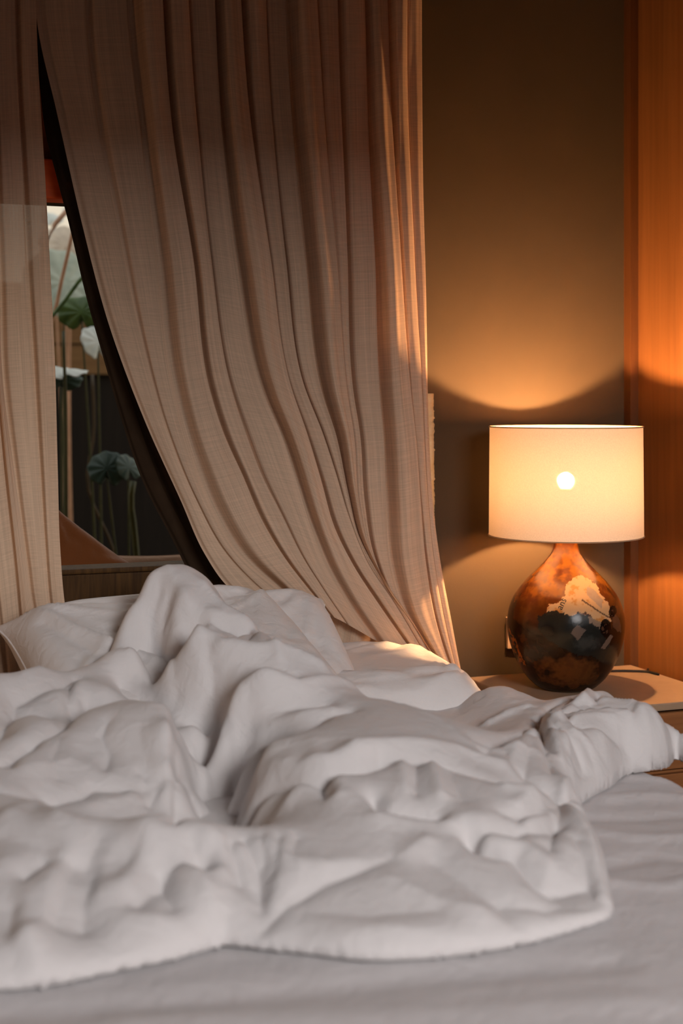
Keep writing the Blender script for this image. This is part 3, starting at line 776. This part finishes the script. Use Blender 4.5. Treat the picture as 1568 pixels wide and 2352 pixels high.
bm = bmesh.new(); add_box(bm, NX0 + .014, NX1 - .014, NY0 + .006, NY0 + .022, .405, .527, .002); dr = bmobj('drawer', bm, M['stand'], ns)
bm = bmesh.new(); add_lathe(bm, [(.0, 0), (.008, 0), (.006, .012), (.013, .018), (.013, .024), (.0, .028)], 0, 0, 20)
for v in bm.verts: v.co = Vector((1.70 + v.co.x, NY0 + .006 - v.co.z, .466 + v.co.y))
bmobj('knob', bm, M['metal'], dr, True)
bm = bmesh.new(); add_box(bm, NX0 + .014, NX1 - .014, NY0 + .006, NY0 + .022, .072, .395, .002); dr = bmobj('door', bm, M['stand'], ns)
bm = bmesh.new(); add_lathe(bm, [(.0, 0), (.008, 0), (.006, .012), (.013, .018), (.013, .024), (.0, .028)], 0, 0, 20)
for v in bm.verts: v.co = Vector((1.80 + v.co.x, NY0 + .006 - v.co.z, .30 + v.co.y))
bmobj('knob', bm, M['metal'], dr, True)
for x in (NX0 + .02, NX1 - .05):
    for y in (NY0 + .03, NY1 - .05):
        bm = bmesh.new(); add_box(bm, x, x + .03, y, y + .03, 0, .05); bmobj('leg', bm, M['stand'], ns)

# ------------------------------------------------------------------ lamp
LX, LY = pY(1299, 1570, 2.808)[:2]
LD_ = LX * SA + LY * CA
def lz(py): return CAMZ + (HZ - py) / F * LD_
mpp = LD_ / F
lamp = empty('table_lamp', (LX, LY, .55)); tag(lamp, 'lit table lamp with a white drum shade on a mottled amber and black gourd base', 'lamp')
# profile: (half width px, py)
prof = [(0,1578),(40,1578),(66,1574),(76,1566),(90,1552),(103,1534),(115,1512),(124,1488),(131,1462),(134,1438),(133,1414),(127,1388),(117,1366),(103,1346),(87,1327),(71,1311),(57,1297),(46,1285),(37,1274),(31,1263),(28,1252),(27,1238),(28,1224),(29,1214),(24,1210),(12,1208)]
pp = smooth_path([(r * mpp, max(lz(y), .5505)) for r, y in prof], 260)
zb = pp[0, 1]; pp[:, 1] = .5505 + (pp[:, 1] - pp[:, 1].min()) ; pp[:, 0] = np.maximum(pp[:, 0], 0.0004)
nseg = 420
th = np.linspace(-math.pi, math.pi, nseg, endpoint=False)
view = math.atan2(-LY, -LX)       # direction lamp -> camera
VX = LX + pp[:, 0][:, None] * np.cos(th + view)[None]; VY = LY + pp[:, 0][:, None] * np.sin(th + view)[None]; VZ = np.repeat(pp[:, 1][:, None], nseg, 1)
VV = np.stack([VX, VY, VZ], -1)
VV2 = np.concatenate([VV, VV[:, :1]], 1)
me = grid_mesh('lamp_base', VV2)
# --- painted collage, laid round the body: s = arc to the right of the middle (in 'units' of 1 mm), zz = height in photo rows
side = pp[:, 0][:, None] * np.sin(th)[None] / mpp          # right (+) in px when facing the camera
front = np.cos(th)[None] * np.ones((len(pp), 1)) > 0
PXc = 1299 + np.concatenate([side, side[:, :1]], 1); 
PYc = HZ - (np.concatenate([VZ, VZ[:, :1]], 1) - CAMZ) / mpp
FR = np.concatenate([front, front[:, :1]], 1)
rngp = np.random.RandomState(5)
def n3(freq, seed, octs=4):
    out = np.zeros(PXc.shape); amp = 1; tot = 0
    VVn = VV2 * freq
    off = Vector((seed * 7.3, seed * 3.1, seed * 1.7))
    flat = VVn.reshape(-1, 3)
    o = np.array([mn.fractal(Vector(p) + off, 1.0, 2.0, octs) for p in flat])
    return o.reshape(PXc.shape)
nA = n3(14, 1); nB = n3(38, 2); nC = n3(110, 3, 3)
jx = 3.2 * nB + 1.6 * nC; jy = 3.2 * np.roll(nB, 37, 1) + 1.6 * np.roll(nC, 53, 1)
def inpoly(P, jit=1.0):
    X = PXc + jx * jit; Y = PYc + jy * jit
    ins = np.zeros(X.shape, bool); n = len(P)
    for k in range(n):
        ax, ay = P[k]; bx, by = P[(k + 1) % n]
        ins ^= ((ay > Y) != (by > Y)) & (X < (bx - ax) * (Y - ay) / (by - ay + 1e-9) + ax)
    return ins & FR
def mixc(base, col, m, k=1.0):
    m = (m * k)[..., None]; return base * (1 - m) + np.array(col) * m
def sm(x, a, b):
    t = np.clip((x - a) / (b - a), 0, 1); return t * t * (3 - 2 * t)
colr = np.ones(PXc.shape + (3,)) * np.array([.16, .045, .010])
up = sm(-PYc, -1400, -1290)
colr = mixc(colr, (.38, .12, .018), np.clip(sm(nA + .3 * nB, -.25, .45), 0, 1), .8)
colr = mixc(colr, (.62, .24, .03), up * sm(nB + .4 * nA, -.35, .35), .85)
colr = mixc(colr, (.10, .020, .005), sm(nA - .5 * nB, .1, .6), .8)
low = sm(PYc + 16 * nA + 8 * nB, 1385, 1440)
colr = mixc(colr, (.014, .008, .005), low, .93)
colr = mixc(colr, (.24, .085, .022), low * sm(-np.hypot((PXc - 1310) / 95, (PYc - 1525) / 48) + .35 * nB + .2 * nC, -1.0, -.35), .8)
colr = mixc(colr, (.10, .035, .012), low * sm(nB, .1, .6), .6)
lf = inpoly([(1160,1430),(1172,1440),(1182,1450),(1194,1470),(1200,1492),(1210,1510),(1206,1535),(1190,1528),(1174,1500),(1162,1475)], 1.3)
colr = mixc(colr, (.50, .15, .03), lf * sm(nC + .5 * nB, -.5, .4), .9)
colr = mixc(colr, (.05, .015, .008), lf * sm(np.roll(nC, 19, 0), .1, .5), .8)
cream = inpoly([(1256,1395),(1262,1372),(1290,1362),(1300,1330),(1326,1312),(1348,1318),(1368,1338),(1385,1362),(1400,1385),(1392,1402),(1398,1412),(1380,1418),(1366,1408),(1345,1396),(1322,1386),(1300,1398),(1278,1394)], 2.0)
colr = mixc(colr, (.80, .50, .24), cream.astype(float), .95)
colr = mixc(colr, (.60, .26, .06), cream * sm(nB + .6 * nC, .05, .55), .9)
paperp = inpoly([(1346,1336),(1358,1340),(1382,1366),(1376,1380),(1345,1352)], .5); colr = mixc(colr, (.42, .33, .25), paperp.astype(float), .8)
plate = inpoly([(1322,1384),(1345,1395),(1382,1412),(1376,1424),(1370,1428),(1340,1402)], .4); colr = mixc(colr, (.52, .38, .27), plate.astype(float), .9)
line = inpoly([(1335,1360),(1400,1405),(1402,1409),(1333,1363)], .2); colr = mixc(colr, (.07, .03, .02), line.astype(float), .9)
slate = inpoly([(1238,1425),(1240,1402),(1262,1386),(1285,1388),(1300,1396),(1322,1388),(1340,1396),(1362,1412),(1380,1432),(1398,1470),(1412,1462),(1425,1480),(1418,1510),(1395,1515),(1368,1500),(1350,1478),(1322,1482),(1300,1470),(1262,1452)], 2.2)
colr = mixc(colr, (.030, .034, .030), slate.astype(float), .97)
colr = mixc(colr, (.085, .088, .082), slate * sm(-np.hypot((PXc - 1345) / 40, (PYc - 1455) / 22) + .3 * nC, -1.0, -.2), .9)  # grey highlight painted into the slate patch
colr = mixc(colr, (.008, .007, .006), slate * sm(-np.hypot((PXc - 1262) / 34, (PYc - 1430) / 22) + .3 * nB, -1.0, -.2), .9)
sq = inpoly([(1310,1432),(1324,1414),(1343,1426),(1325,1448)], .6); colr = mixc(colr, (.28, .21, .17), sq.astype(float), .95)
for (cx, cy, rx, ry) in [(1386,1424,12,20),(1402,1391,9,12)]:
    ov = inpoly([(cx + rx * math.cos(a), cy + ry * math.sin(a)) for a in np.linspace(0, 6.2, 24)], .4)
    colr = mixc(colr, (.010, .006, .005), ov.astype(float), .98)
    iv = inpoly([(cx - 1 + rx * .6 * math.cos(a), cy + 2 + ry * .55 * math.sin(a)) for a in np.linspace(0, 6.2, 24)], .4)
    colr = mixc(colr, (.20, .09, .05), iv * (nC > .12), .9)
band = inpoly([(1376,1468),(1396,1440),(1404,1446),(1385,1472)], .4); colr = mixc(colr, (.34, .24, .18), band.astype(float), .9)
rp = inpoly([(1400,1408),(1410,1398),(1420,1420),(1424,1440),(1412,1436),(1404,1424)], 1.0); colr = mixc(colr, (.22, .12, .07), rp.astype(float), .8)
ca = me.color_attributes.new('collage', 'FLOAT_COLOR', 'POINT')
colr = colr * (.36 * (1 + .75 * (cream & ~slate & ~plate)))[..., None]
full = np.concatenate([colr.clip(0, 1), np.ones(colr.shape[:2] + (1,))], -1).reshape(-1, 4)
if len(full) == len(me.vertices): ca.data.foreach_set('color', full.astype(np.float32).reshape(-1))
m, nt = mat_new('lacquered_collage')
out = N(nt, 'ShaderNodeOutputMaterial'); b = N(nt, 'ShaderNodeBsdfPrincipled')
at = N(nt, 'ShaderNodeAttribute'); at.attribute_name = 'collage'
L(nt, at.outputs['Color'], b.inputs['Base Color'])
b.inputs['Roughness'].default_value = .22; b.inputs['Specular IOR Level'].default_value = .18
b.inputs['Coat Weight'].default_value = .0; b.inputs['Coat Roughness'].default_value = .22
v = obj_coords(nt); bp = N(nt, 'ShaderNodeBump', ins={'Strength': .25, 'Distance': .002}); L(nt, noise_tex(nt, v, 60, 5), bp.inputs['Height']); L(nt, bp.outputs[0], b.inputs['Normal'])
L(nt, b.outputs[0], out.inputs[0])
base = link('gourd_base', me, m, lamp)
# lettering on the collage
def vase_point(px, py, off=.0006):
    z = CAMZ + (HZ - py) * mpp
    r = float(np.interp(z, pp[20:, 1], pp[20:, 0])) + off
    s = max(-.98, min(.98, (px - 1299) * mpp / r)); a = math.asin(s)
    return Vector((LX + r * math.cos(view + a), LY + r * math.sin(view + a), z))
cu = bpy.data.curves.new('t', 'FONT'); cu.body = 'ans'; cu.size = 1; cu.extrude = 0; cu.resolution_u = 4
to = bpy.data.objects.new('t', cu); COL.objects.link(to); bpy.context.view_layer.update()
tm = bpy.data.meshes.new_from_object(to.evaluated_get(bpy.context.evaluated_depsgraph_get()))
bpy.data.objects.remove(to)
an = rad(63); cs, sn = math.cos(an), math.sin(an)
bm = bmesh.new(); bm.from_mesh(tm); bmesh.ops.subdivide_edges(bm, edges=bm.edges[:], cuts=1)
for vtx in bm.verts:
    x, y = vtx.co.x * 19, vtx.co.y * 21
    vtx.co = vase_point(1290 + x * cs - y * sn, 1384 - (x * sn + y * cs), .0007)
bmobj('lettering', bm, M['cable'], base)
# harp / socket / bulb
bm = bmesh.new(); add_lathe(bm, [(.0005, lz(1212)), (.010, lz(1212)), (.010, lz(1165)), (.019, lz(1162)), (.021, lz(1124)), (.014, lz(1121)), (.0005, lz(1121))], LX, LY, 24)
bmobj('socket', bm, M['brass'], lamp, True)
bm = bmesh.new(); bmesh.ops.create_icosphere(bm, subdivisions=3, radius=20 * mpp, matrix=Matrix.Translation((LX, LY, lz(1104))))
m, nt = mat_new('bulb_glow'); out = N(nt, 'ShaderNodeOutputMaterial'); em = N(nt, 'ShaderNodeEmission'); em.inputs[0].default_value = (1, .52, .22, 1); em.inputs[1].default_value = 3600
L(nt, em.outputs[0], out.inputs[0])
bmobj('bulb', bm, m, lamp, True)
# drum shade
sr_t, sr_b = 174 * mpp, 176 * mpp; zt, zbm = lz(980), lz(1229)
m, nt = mat_new('shade_fabric'); out = N(nt, 'ShaderNodeOutputMaterial')
v = obj_coords(nt, (1, 1, 1)); fz = noise_tex(nt, v, 400, 3)
rc = ramp(nt, [(.35, (.80, .63, .46)), (.65, (.88, .70, .52))], fz)
df = N(nt, 'ShaderNodeBsdfDiffuse'); L(nt, rc.outputs[0], df.inputs[0]); tl = N(nt, 'ShaderNodeBsdfTranslucent'); L(nt, rc.outputs[0], tl.inputs[0])
tp = N(nt, 'ShaderNodeBsdfTransparent')
m1 = N(nt, 'ShaderNodeMixShader', ins={0: .029}); L(nt, df.outputs[0], m1.inputs[1]); L(nt, tl.outputs[0], m1.inputs[2])
m2 = N(nt, 'ShaderNodeMixShader', ins={0: .0025}); L(nt, m1.outputs[0], m2.inputs[1]); L(nt, tp.outputs[0], m2.inputs[2]); L(nt, m2.outputs[0], out.inputs[0])
bm = bmesh.new(); add_lathe(bm, [(sr_b + (sr_t - sr_b) * k / 12, zbm + (zt - zbm) * k / 12) for k in range(13)], LX, LY, 96)
bmobj('lamp_shade', bm, m, lamp, True)
Mrim = simple_mat('shade_rim', (.42, .27, .16), .8)
for z, r in ((zt, sr_t), (zbm, sr_b)):
    bm = bmesh.new(); add_tube(bm, [(LX + (r + .0004) * math.cos(a), LY + (r + .0004) * math.sin(a), z) for a in np.linspace(0, 2 * math.pi, 73)], .0016, 6, cap=False)
    bmobj('shade_rim', bm, Mrim, lamp, True)
bm = bmesh.new()
for a in (0.4, 0.4 + 2.094, 0.4 + 4.189): add_tube(bm, [(LX + .02 * math.cos(a), LY + .02 * math.sin(a), lz(1128)), (LX + .1 * math.cos(a), LY + .1 * math.sin(a), lz(1200)), (LX + (sr_b - .001) * math.cos(a), LY + (sr_b - .001) * math.sin(a), zbm + .001)], .0014, 6)
bmobj('shade_fitter', bm, M['brass'], lamp)
bm = bmesh.new()
cp = [(LX + .06, LY + .06, .556), pZ(1412, 1541, .554), pZ(1450, 1541, .554), pZ(1490, 1543, .554), pZ(1512, 1549, .554), (1.872, 2.90, .553), (1.886, 2.92, .553)]
cpp = smooth_path(cp, 50); add_tube(bm, [tuple(p) for p in cpp] , .0028, 8)
bmobj('power_cord', bm, M['cable'], lamp, True)

# small pale card standing against the wall behind the base
sw = empty('wall_socket', pY(1170, 1470, 3.03)); tag(sw, 'small white socket plate on the olive wall just left of the lamp base', 'socket')
a = pY(1157, 1417, 3.03); b_ = pY(1215, 1485, 3.03)
bm = bmesh.new(); add_box(bm, a[0] + .004, b_[0], 3.018, 3.03, b_[2], a[2], .002, 2)
bmobj('plate', bm, simple_mat('socket_plastic', (.72, .55, .42), .4), sw)
bm = bmesh.new(); add_box(bm, a[0] + .03, a[0] + .05, 3.015, 3.0185, a[2] - .05, a[2] - .02, .001); bmobj('rocker', bm, simple_mat('rocker_plastic', (.65, .5, .38), .4), sw)

# handmade-paper sconce behind the curtain edge
m, nt = mat_new('handmade_paper'); out = N(nt, 'ShaderNodeOutputMaterial')
v = obj_coords(nt, (30, 30, 55)); f = noise_tex(nt, v, 1.0, 5, .6)
rc = ramp(nt, [(.3, (.80, .60, .32)), (.7, (.92, .78, .52))], f)
df = N(nt, 'ShaderNodeBsdfDiffuse'); L(nt, rc.outputs[0], df.inputs[0]); tl = N(nt, 'ShaderNodeBsdfTranslucent'); L(nt, rc.outputs[0], tl.inputs[0])
m1 = N(nt, 'ShaderNodeMixShader', ins={0: .3}); L(nt, df.outputs[0], m1.inputs[1]); L(nt, tl.outputs[0], m1.inputs[2])
bpn = N(nt, 'ShaderNodeBump', ins={'Strength': .6, 'Distance': .003}); L(nt, f, bpn.inputs['Height']); L(nt, bpn.outputs[0], df.inputs['Normal']); L(nt, m1.outputs[0], out.inputs[0])
M['paper'] = m
rows_ = []; rr = np.random.RandomState(3)
ny_ = 110
for i in range(ny_):
    y = 903 + (1250 - 903) * i / (ny_ - 1)
    jag = rr.uniform(-.0006, .0006) + (.0022 * (rr.rand() < .10) if i > 12 else 0) + (.0012 * math.sin(i * .35) * (i / ny_))
    if 94 < i < 98: jag = -.004
    xr = pY(995.5 + 3.0 * (i / ny_), y, 2.955)[0] + jag
    z = pY(990, y, 2.955)[2] + (.0008 * rr.randn() if i == 0 else 0)
    row = [(xr - .022, 3.028, z), (xr - .010, 2.985, z)] + [(xr - .006 * 0 - t * .14, 2.955 - .012 * math.sin(t * 3.14) + .0008 * rr.randn(), z) for t in np.linspace(0, 1, 14)] + [(xr - .13, 3.028, z)]
    rows_.append(row)
sc = link('paper_sconce', grid_mesh('paper_sconce', np.array(rows_)), m)
tag(sc, 'cream handmade paper wall panel with a ragged edge, peeping out behind the long curtain', 'wall panel')

# ------------------------------------------------------------------ pillow reflections, modelled as stuffed shapes on the ledge
make_pillow('reflected_pillow', .31, .29, .09, M['reflected_pillow'], 'dark rust brown modelled pillow reflection standing in a peak behind the headboard', 'reflected_pillow', pY(155, 1352, 3.26), (.80, .05, -.60), (.50, .25, .80), seed=12, nx=50, iters=90)
make_pillow('reflected_pillow', .30, .27, .08, M['reflected_pillow2'], 'small crumpled tan modelled pillow reflection lying right of the rust one behind the headboard', 'reflected_pillow', pY(350, 1392, 3.40), (.99, .05, -.03), (.02, .25, .97), seed=14, nx=50, iters=110)

# ------------------------------------------------------------------ garden
S(box('ground', -3.5, 5.0, 3.7, 8.2, -.1, 0, simple_mat('dark_soil', (.03, .018, .01), .95)))
fence = empty('garden_fence', (1.0, 7.0, 0)); tag(fence, 'board fence coloured dark for shade behind the garden leaves', 'fence')
Mf = wood_mat('shaded_boards', (.006, .0035, .002), (.012, .007, .004), .8, (30, 30, 2))  # garden shade put into the near-black board colour
bm = bmesh.new()
for k in range(44): add_box(bm, -2.2 + k * .14, -2.2 + k * .14 + .139, 7.0, 7.03, 0, 1.74 + .012 * math.sin(k * 2.1))
bmobj('boards', bm, Mf, fence)
bm = bmesh.new(); add_box(bm, -2.2, 4.0, 7.03, 7.07, .5, .58); add_box(bm, -2.2, 4.0, 7.03, 7.07, 1.4, 1.48); bmobj('rail', bm, Mf, fence)
bm = bmesh.new()
for k in range(3): add_box(bm, -2.2, 4.0, 6.97, 6.995, 1.32 + k * .15, 1.46 + k * .15)
bmobj('top_board', bm, wood_mat('tan_boards', (.13, .065, .026), (.20, .11, .045), .8, (2, 30, 30)), fence)  # upper boards kept lighter where the painted shade ends
def leaf_mat(name, c, c2, rough=.4, transl=.3):
    m, nt = mat_new(name); out = N(nt, 'ShaderNodeOutputMaterial'); b = N(nt, 'ShaderNodeBsdfPrincipled')
    b.inputs['Roughness'].default_value = rough
    f = noise_tex(nt, obj_coords(nt), 18, 4); r = ramp(nt, [(.35, c), (.65, c2)], f); L(nt, r.outputs[0], b.inputs['Base Color'])
    t = N(nt, 'ShaderNodeBsdfTranslucent'); L(nt, r.outputs[0], t.inputs[0]); mx = N(nt, 'ShaderNodeMixShader', ins={0: transl})
    L(nt, b.outputs[0], mx.inputs[1]); L(nt, t.outputs[0], mx.inputs[2]); L(nt, mx.outputs[0], out.inputs[0]); return m
Mpale = leaf_mat('pale_leaf', (.36, .42, .34), (.52, .56, .46)); Mgreen = leaf_mat('green_leaf', (.05, .10, .02), (.11, .19, .04)); Mdeep = leaf_mat('deep_leaf', (.022, .045, .030), (.05, .085, .058))
Mwhite = leaf_mat('silvery_leaf', (.66, .70, .66), (.82, .84, .80)); Mcream = leaf_mat('creamy_leaf', (.55, .46, .36), (.70, .60, .48)); Mstem = leaf_mat('stem_green', (.045, .05, .008), (.075, .07, .012)); Mtwig = leaf_mat('salmon_twig', (.50, .27, .15), (.62, .36, .22)); Mochre = leaf_mat('ochre_stalk', (.06, .035, .010), (.09, .05, .015))  # stems, stalks and Mdeep darkened for shade under the big leaves
def add_leaf(parent, c, r, tilt, rz, mat, lobes=9, cup=.12, asp=1.0, seed=0):
    rg = np.random.RandomState(seed); bm = bmesh.new(); nr_, na = 10, 72
    ctr = bm.verts.new((0, 0, 0)); prevr = None
    R_ = Matrix.Rotation(rz, 3, 'Z') @ Matrix.Rotation(tilt, 3, 'X')
    ph = rg.uniform(0, 6)
    for i in range(1, nr_ + 1):
        t_ = i / nr_; ring = []
        for k in range(na):
            a = 2 * math.pi * k / na
            sinus = 1 - .55 * math.exp(-(((a - math.pi * 1.5 + math.pi) % (2 * math.pi) - math.pi) / .22) ** 2)
            rr_ = r * t_ * (sinus * (1 + .035 * math.sin(lobes * a + ph)) )
            z = -cup * r * t_ ** 2 + .03 * r * t_ * math.cos(lobes * a + ph) + .10 * r * t_ ** 2 * math.cos(2 * a + ph)
            ring.append(bm.verts.new((rr_ * math.cos(a), rr_ * math.sin(a) * asp, z)))
        for k in range(na):
            q = (k + 1) % na
            if i == 1: bm.faces.new((ctr, ring[k], ring[q]))
            else: bm.faces.new((prevr[k], ring[k], ring[q], prevr[q]))
        prevr = ring
    for v_ in bm.verts: v_.co = Vector(c) + R_ @ v_.co
    o = bmobj('leaf', bm, mat, parent, True)
    md_ = o.modifiers.new('t', 'SOLIDIFY'); md_.thickness = .0015
    return o
def plant(label, leaves, base_px, Y, stem_mat=None, grp=None, thick=.006, seed=0):
    b0 = pY(base_px, 1400, Y); root = empty('broadleaf_plant', (b0[0], Y, 0)); tag(root, label, 'plant', grp)
    for i, (px, py, dy, rpx, tilt, rz, mat, asp) in enumerate(leaves):
        p = pY(px, py, Y + dy); dd = p[0] * SA + p[1] * CA; r = rpx * dd / F
        add_leaf(root, p, r, rad(tilt), rad(rz), mat, seed=seed + i, asp=asp)
        bm = bmesh.new(); pts_ = smooth_path([(b0[0] + .02 * i, Y + dy * .3, 0), ((b0[0] * .7 + p[0] * .3), Y + dy * .5, p[2] * .5), (p[0], p[1] + .01, p[2] - .002)], 16)
        add_tube(bm, [tuple(q) for q in pts_], [thick * (1 - .5 * k / 15) for k in range(16)], 8); bmobj('stem', bm, stem_mat or Mstem, root, True)
    return root
plant('plant with one huge pale grey-green leaf high in the window gap', [(150,650,0,95,62,10,Mpale,1.0)], 140, 5.2, seed=1)
plant('plant with a cream leaf at the very top of the window gap', [(150,560,.3,60,58,0,Mcream,1.0), (120,500,.5,26,40,0,Mwhite,1.0), (165,490,.4,22,50,30,Mwhite,1.0)], 170, 5.6, Mtwig, seed=4)
plant('plant whose folded mid-green leaf points down below the pale one', [(188,716,0,58,74,-24,Mgreen,.72)], 230, 4.6, seed=7)
plant('plant with a small silvery white leaf beside the dark reflected strip', [(226,785,0,44,64,20,Mwhite,1.0)], 236, 4.5, seed=9)
plant('plant with a shallow leaf edged in white and dark green beneath', [(150,848,0,52,14,0,Mwhite,1.0), (140,870,.05,50,70,0,Mdeep,.6)], 150, 4.4, seed=11)
plant('plant with a low scalloped blue-green leaf above the pillow reflections', [(245,1075,0,44,66,-12,Mdeep,1.0), (296,1072,-.03,34,62,24,Mdeep,1.0)], 300, 4.3, seed=15)
def twig(label, px_pts, Y, r, mat, name='twig'):
    bm = bmesh.new(); P_ = smooth_path([pY(x, y, Y) for x, y in px_pts], 24); add_tube(bm, [tuple(p) for p in P_], r, 8)
    o = bmobj(name, bm, mat, None, True); tag(o, label, 'stem' if name != 'twig' else 'twig'); return o
def to_ground(px, Y): return (px, HZ + (CAMZ) / (pY(px, 1000, Y)[0] * SA + Y * CA) * F)
twig('thin salmon twig crossing the pale leaf in the window gap', [(182,480),(160,560),(150,610),(140,650),(130,700),(112,760),(90,900),to_ground(70, 4.55)], 4.55, .006, Mtwig)
twig('short salmon twig slanting at the top of the window gap', [(165,470),(130,510),(108,545),(100,600),(80,800),to_ground(60, 4.7)], 4.7, .008, Mtwig)
twig('slender green stalk slanting up to the right below the pale leaf', [(215,610),(186,640),(150,690),(112,735),(104,900),to_ground(100, 4.4)], 4.4, .006, Mgreen, 'stalk')
twig('yellow-green upright stalk standing under the scalloped leaf', [(306,1105),(300,1150),(306,1200),(312,1260),to_ground(314, 4.2)], 4.2, .010, Mstem, 'stalk')
twig('thin pale stalk left of the scalloped leaf, near the left curtain', [(146,760),(147,820),(150,900),(152,1100),to_ground(152, 4.35)], 4.35, .005, Mstem, 'stalk')
twig('faint ochre stalk between the scalloped leaf and left curtain', [(212,860),(215,1000),(200,1100),(262,1270),to_ground(265, 4.8)], 4.8, .005, Mochre, 'stalk')

# ------------------------------------------------------------------ light
w = bpy.data.worlds.new('World'); bpy.context.scene.world = w; w.use_nodes = True
nt = w.node_tree; nt.nodes.clear()
out = N(nt, 'ShaderNodeOutputWorld'); bg = N(nt, 'ShaderNodeBackground'); L(nt, bg.outputs[0], out.inputs[0])
tc = N(nt, 'ShaderNodeTexCoord'); sp = N(nt, 'ShaderNodeSeparateXYZ'); L(nt, tc.outputs['Generated'], sp.inputs[0])
r = ramp(nt, [(.0, (.40, .33, .24)), (.5, (.62, .55, .43)), (1.0, (.70, .72, .72))], None)
mr = N(nt, 'ShaderNodeMapRange', ins={1: -.2, 2: .8}); L(nt, sp.outputs[2], mr.inputs[0]); L(nt, mr.outputs[0], r.inputs[0]); L(nt, r.outputs[0], bg.inputs[0])
bg.inputs[1].default_value = 1.5

def area(name, loc, target, sx, sy, power, col):
    l = bpy.data.lights.new(name, 'AREA'); l.shape = 'RECTANGLE'; l.size = sx; l.size_y = sy; l.energy = power; l.color = col
    o = bpy.data.objects.new(name, l); COL.objects.link(o); o.location = loc
    o.rotation_euler = (Vector(target) - Vector(loc)).to_track_quat('-Z', 'Y').to_euler(); return o
area('window_daylight', (.95, Y0 + .02, 2.12), (.7, 2.2, .6), 1.1, 1.0, 90, (1.0, .975, .985))
pl = bpy.data.lights.new('warm_fill_left', 'POINT'); pl.energy = 5.0; pl.color = (1, .46, .16); pl.shadow_soft_size = .12  # unseen warm fill added to tint the left-facing shadows orange
po = bpy.data.objects.new('warm_fill_left', pl); COL.objects.link(po); po.location = (-.95, 2.62, 1.0)

# ------------------------------------------------------------------ camera
cam = bpy.data.cameras.new('camera'); co = bpy.data.objects.new('camera', cam); COL.objects.link(co)
co.location = (0, 0, CAMZ); co.rotation_euler = (rad(90), 0, -A)
cam.sensor_fit = 'VERTICAL'; cam.sensor_height = 36; cam.lens = 50.0
cam.shift_y = -(1176 - HZ) / 2352
cam.dof.use_dof = True; cam.dof.focus_distance = 2.95; cam.dof.aperture_fstop = 2.8
cam.clip_start = .05
sc_ = bpy.context.scene; sc_.camera = co
sc_.view_settings.view_transform = 'Standard'; sc_.view_settings.look = 'None'
sc_.view_settings.gamma = 1; sc_.view_settings.exposure = 0.0; sc_.view_settings.use_curve_mapping = False
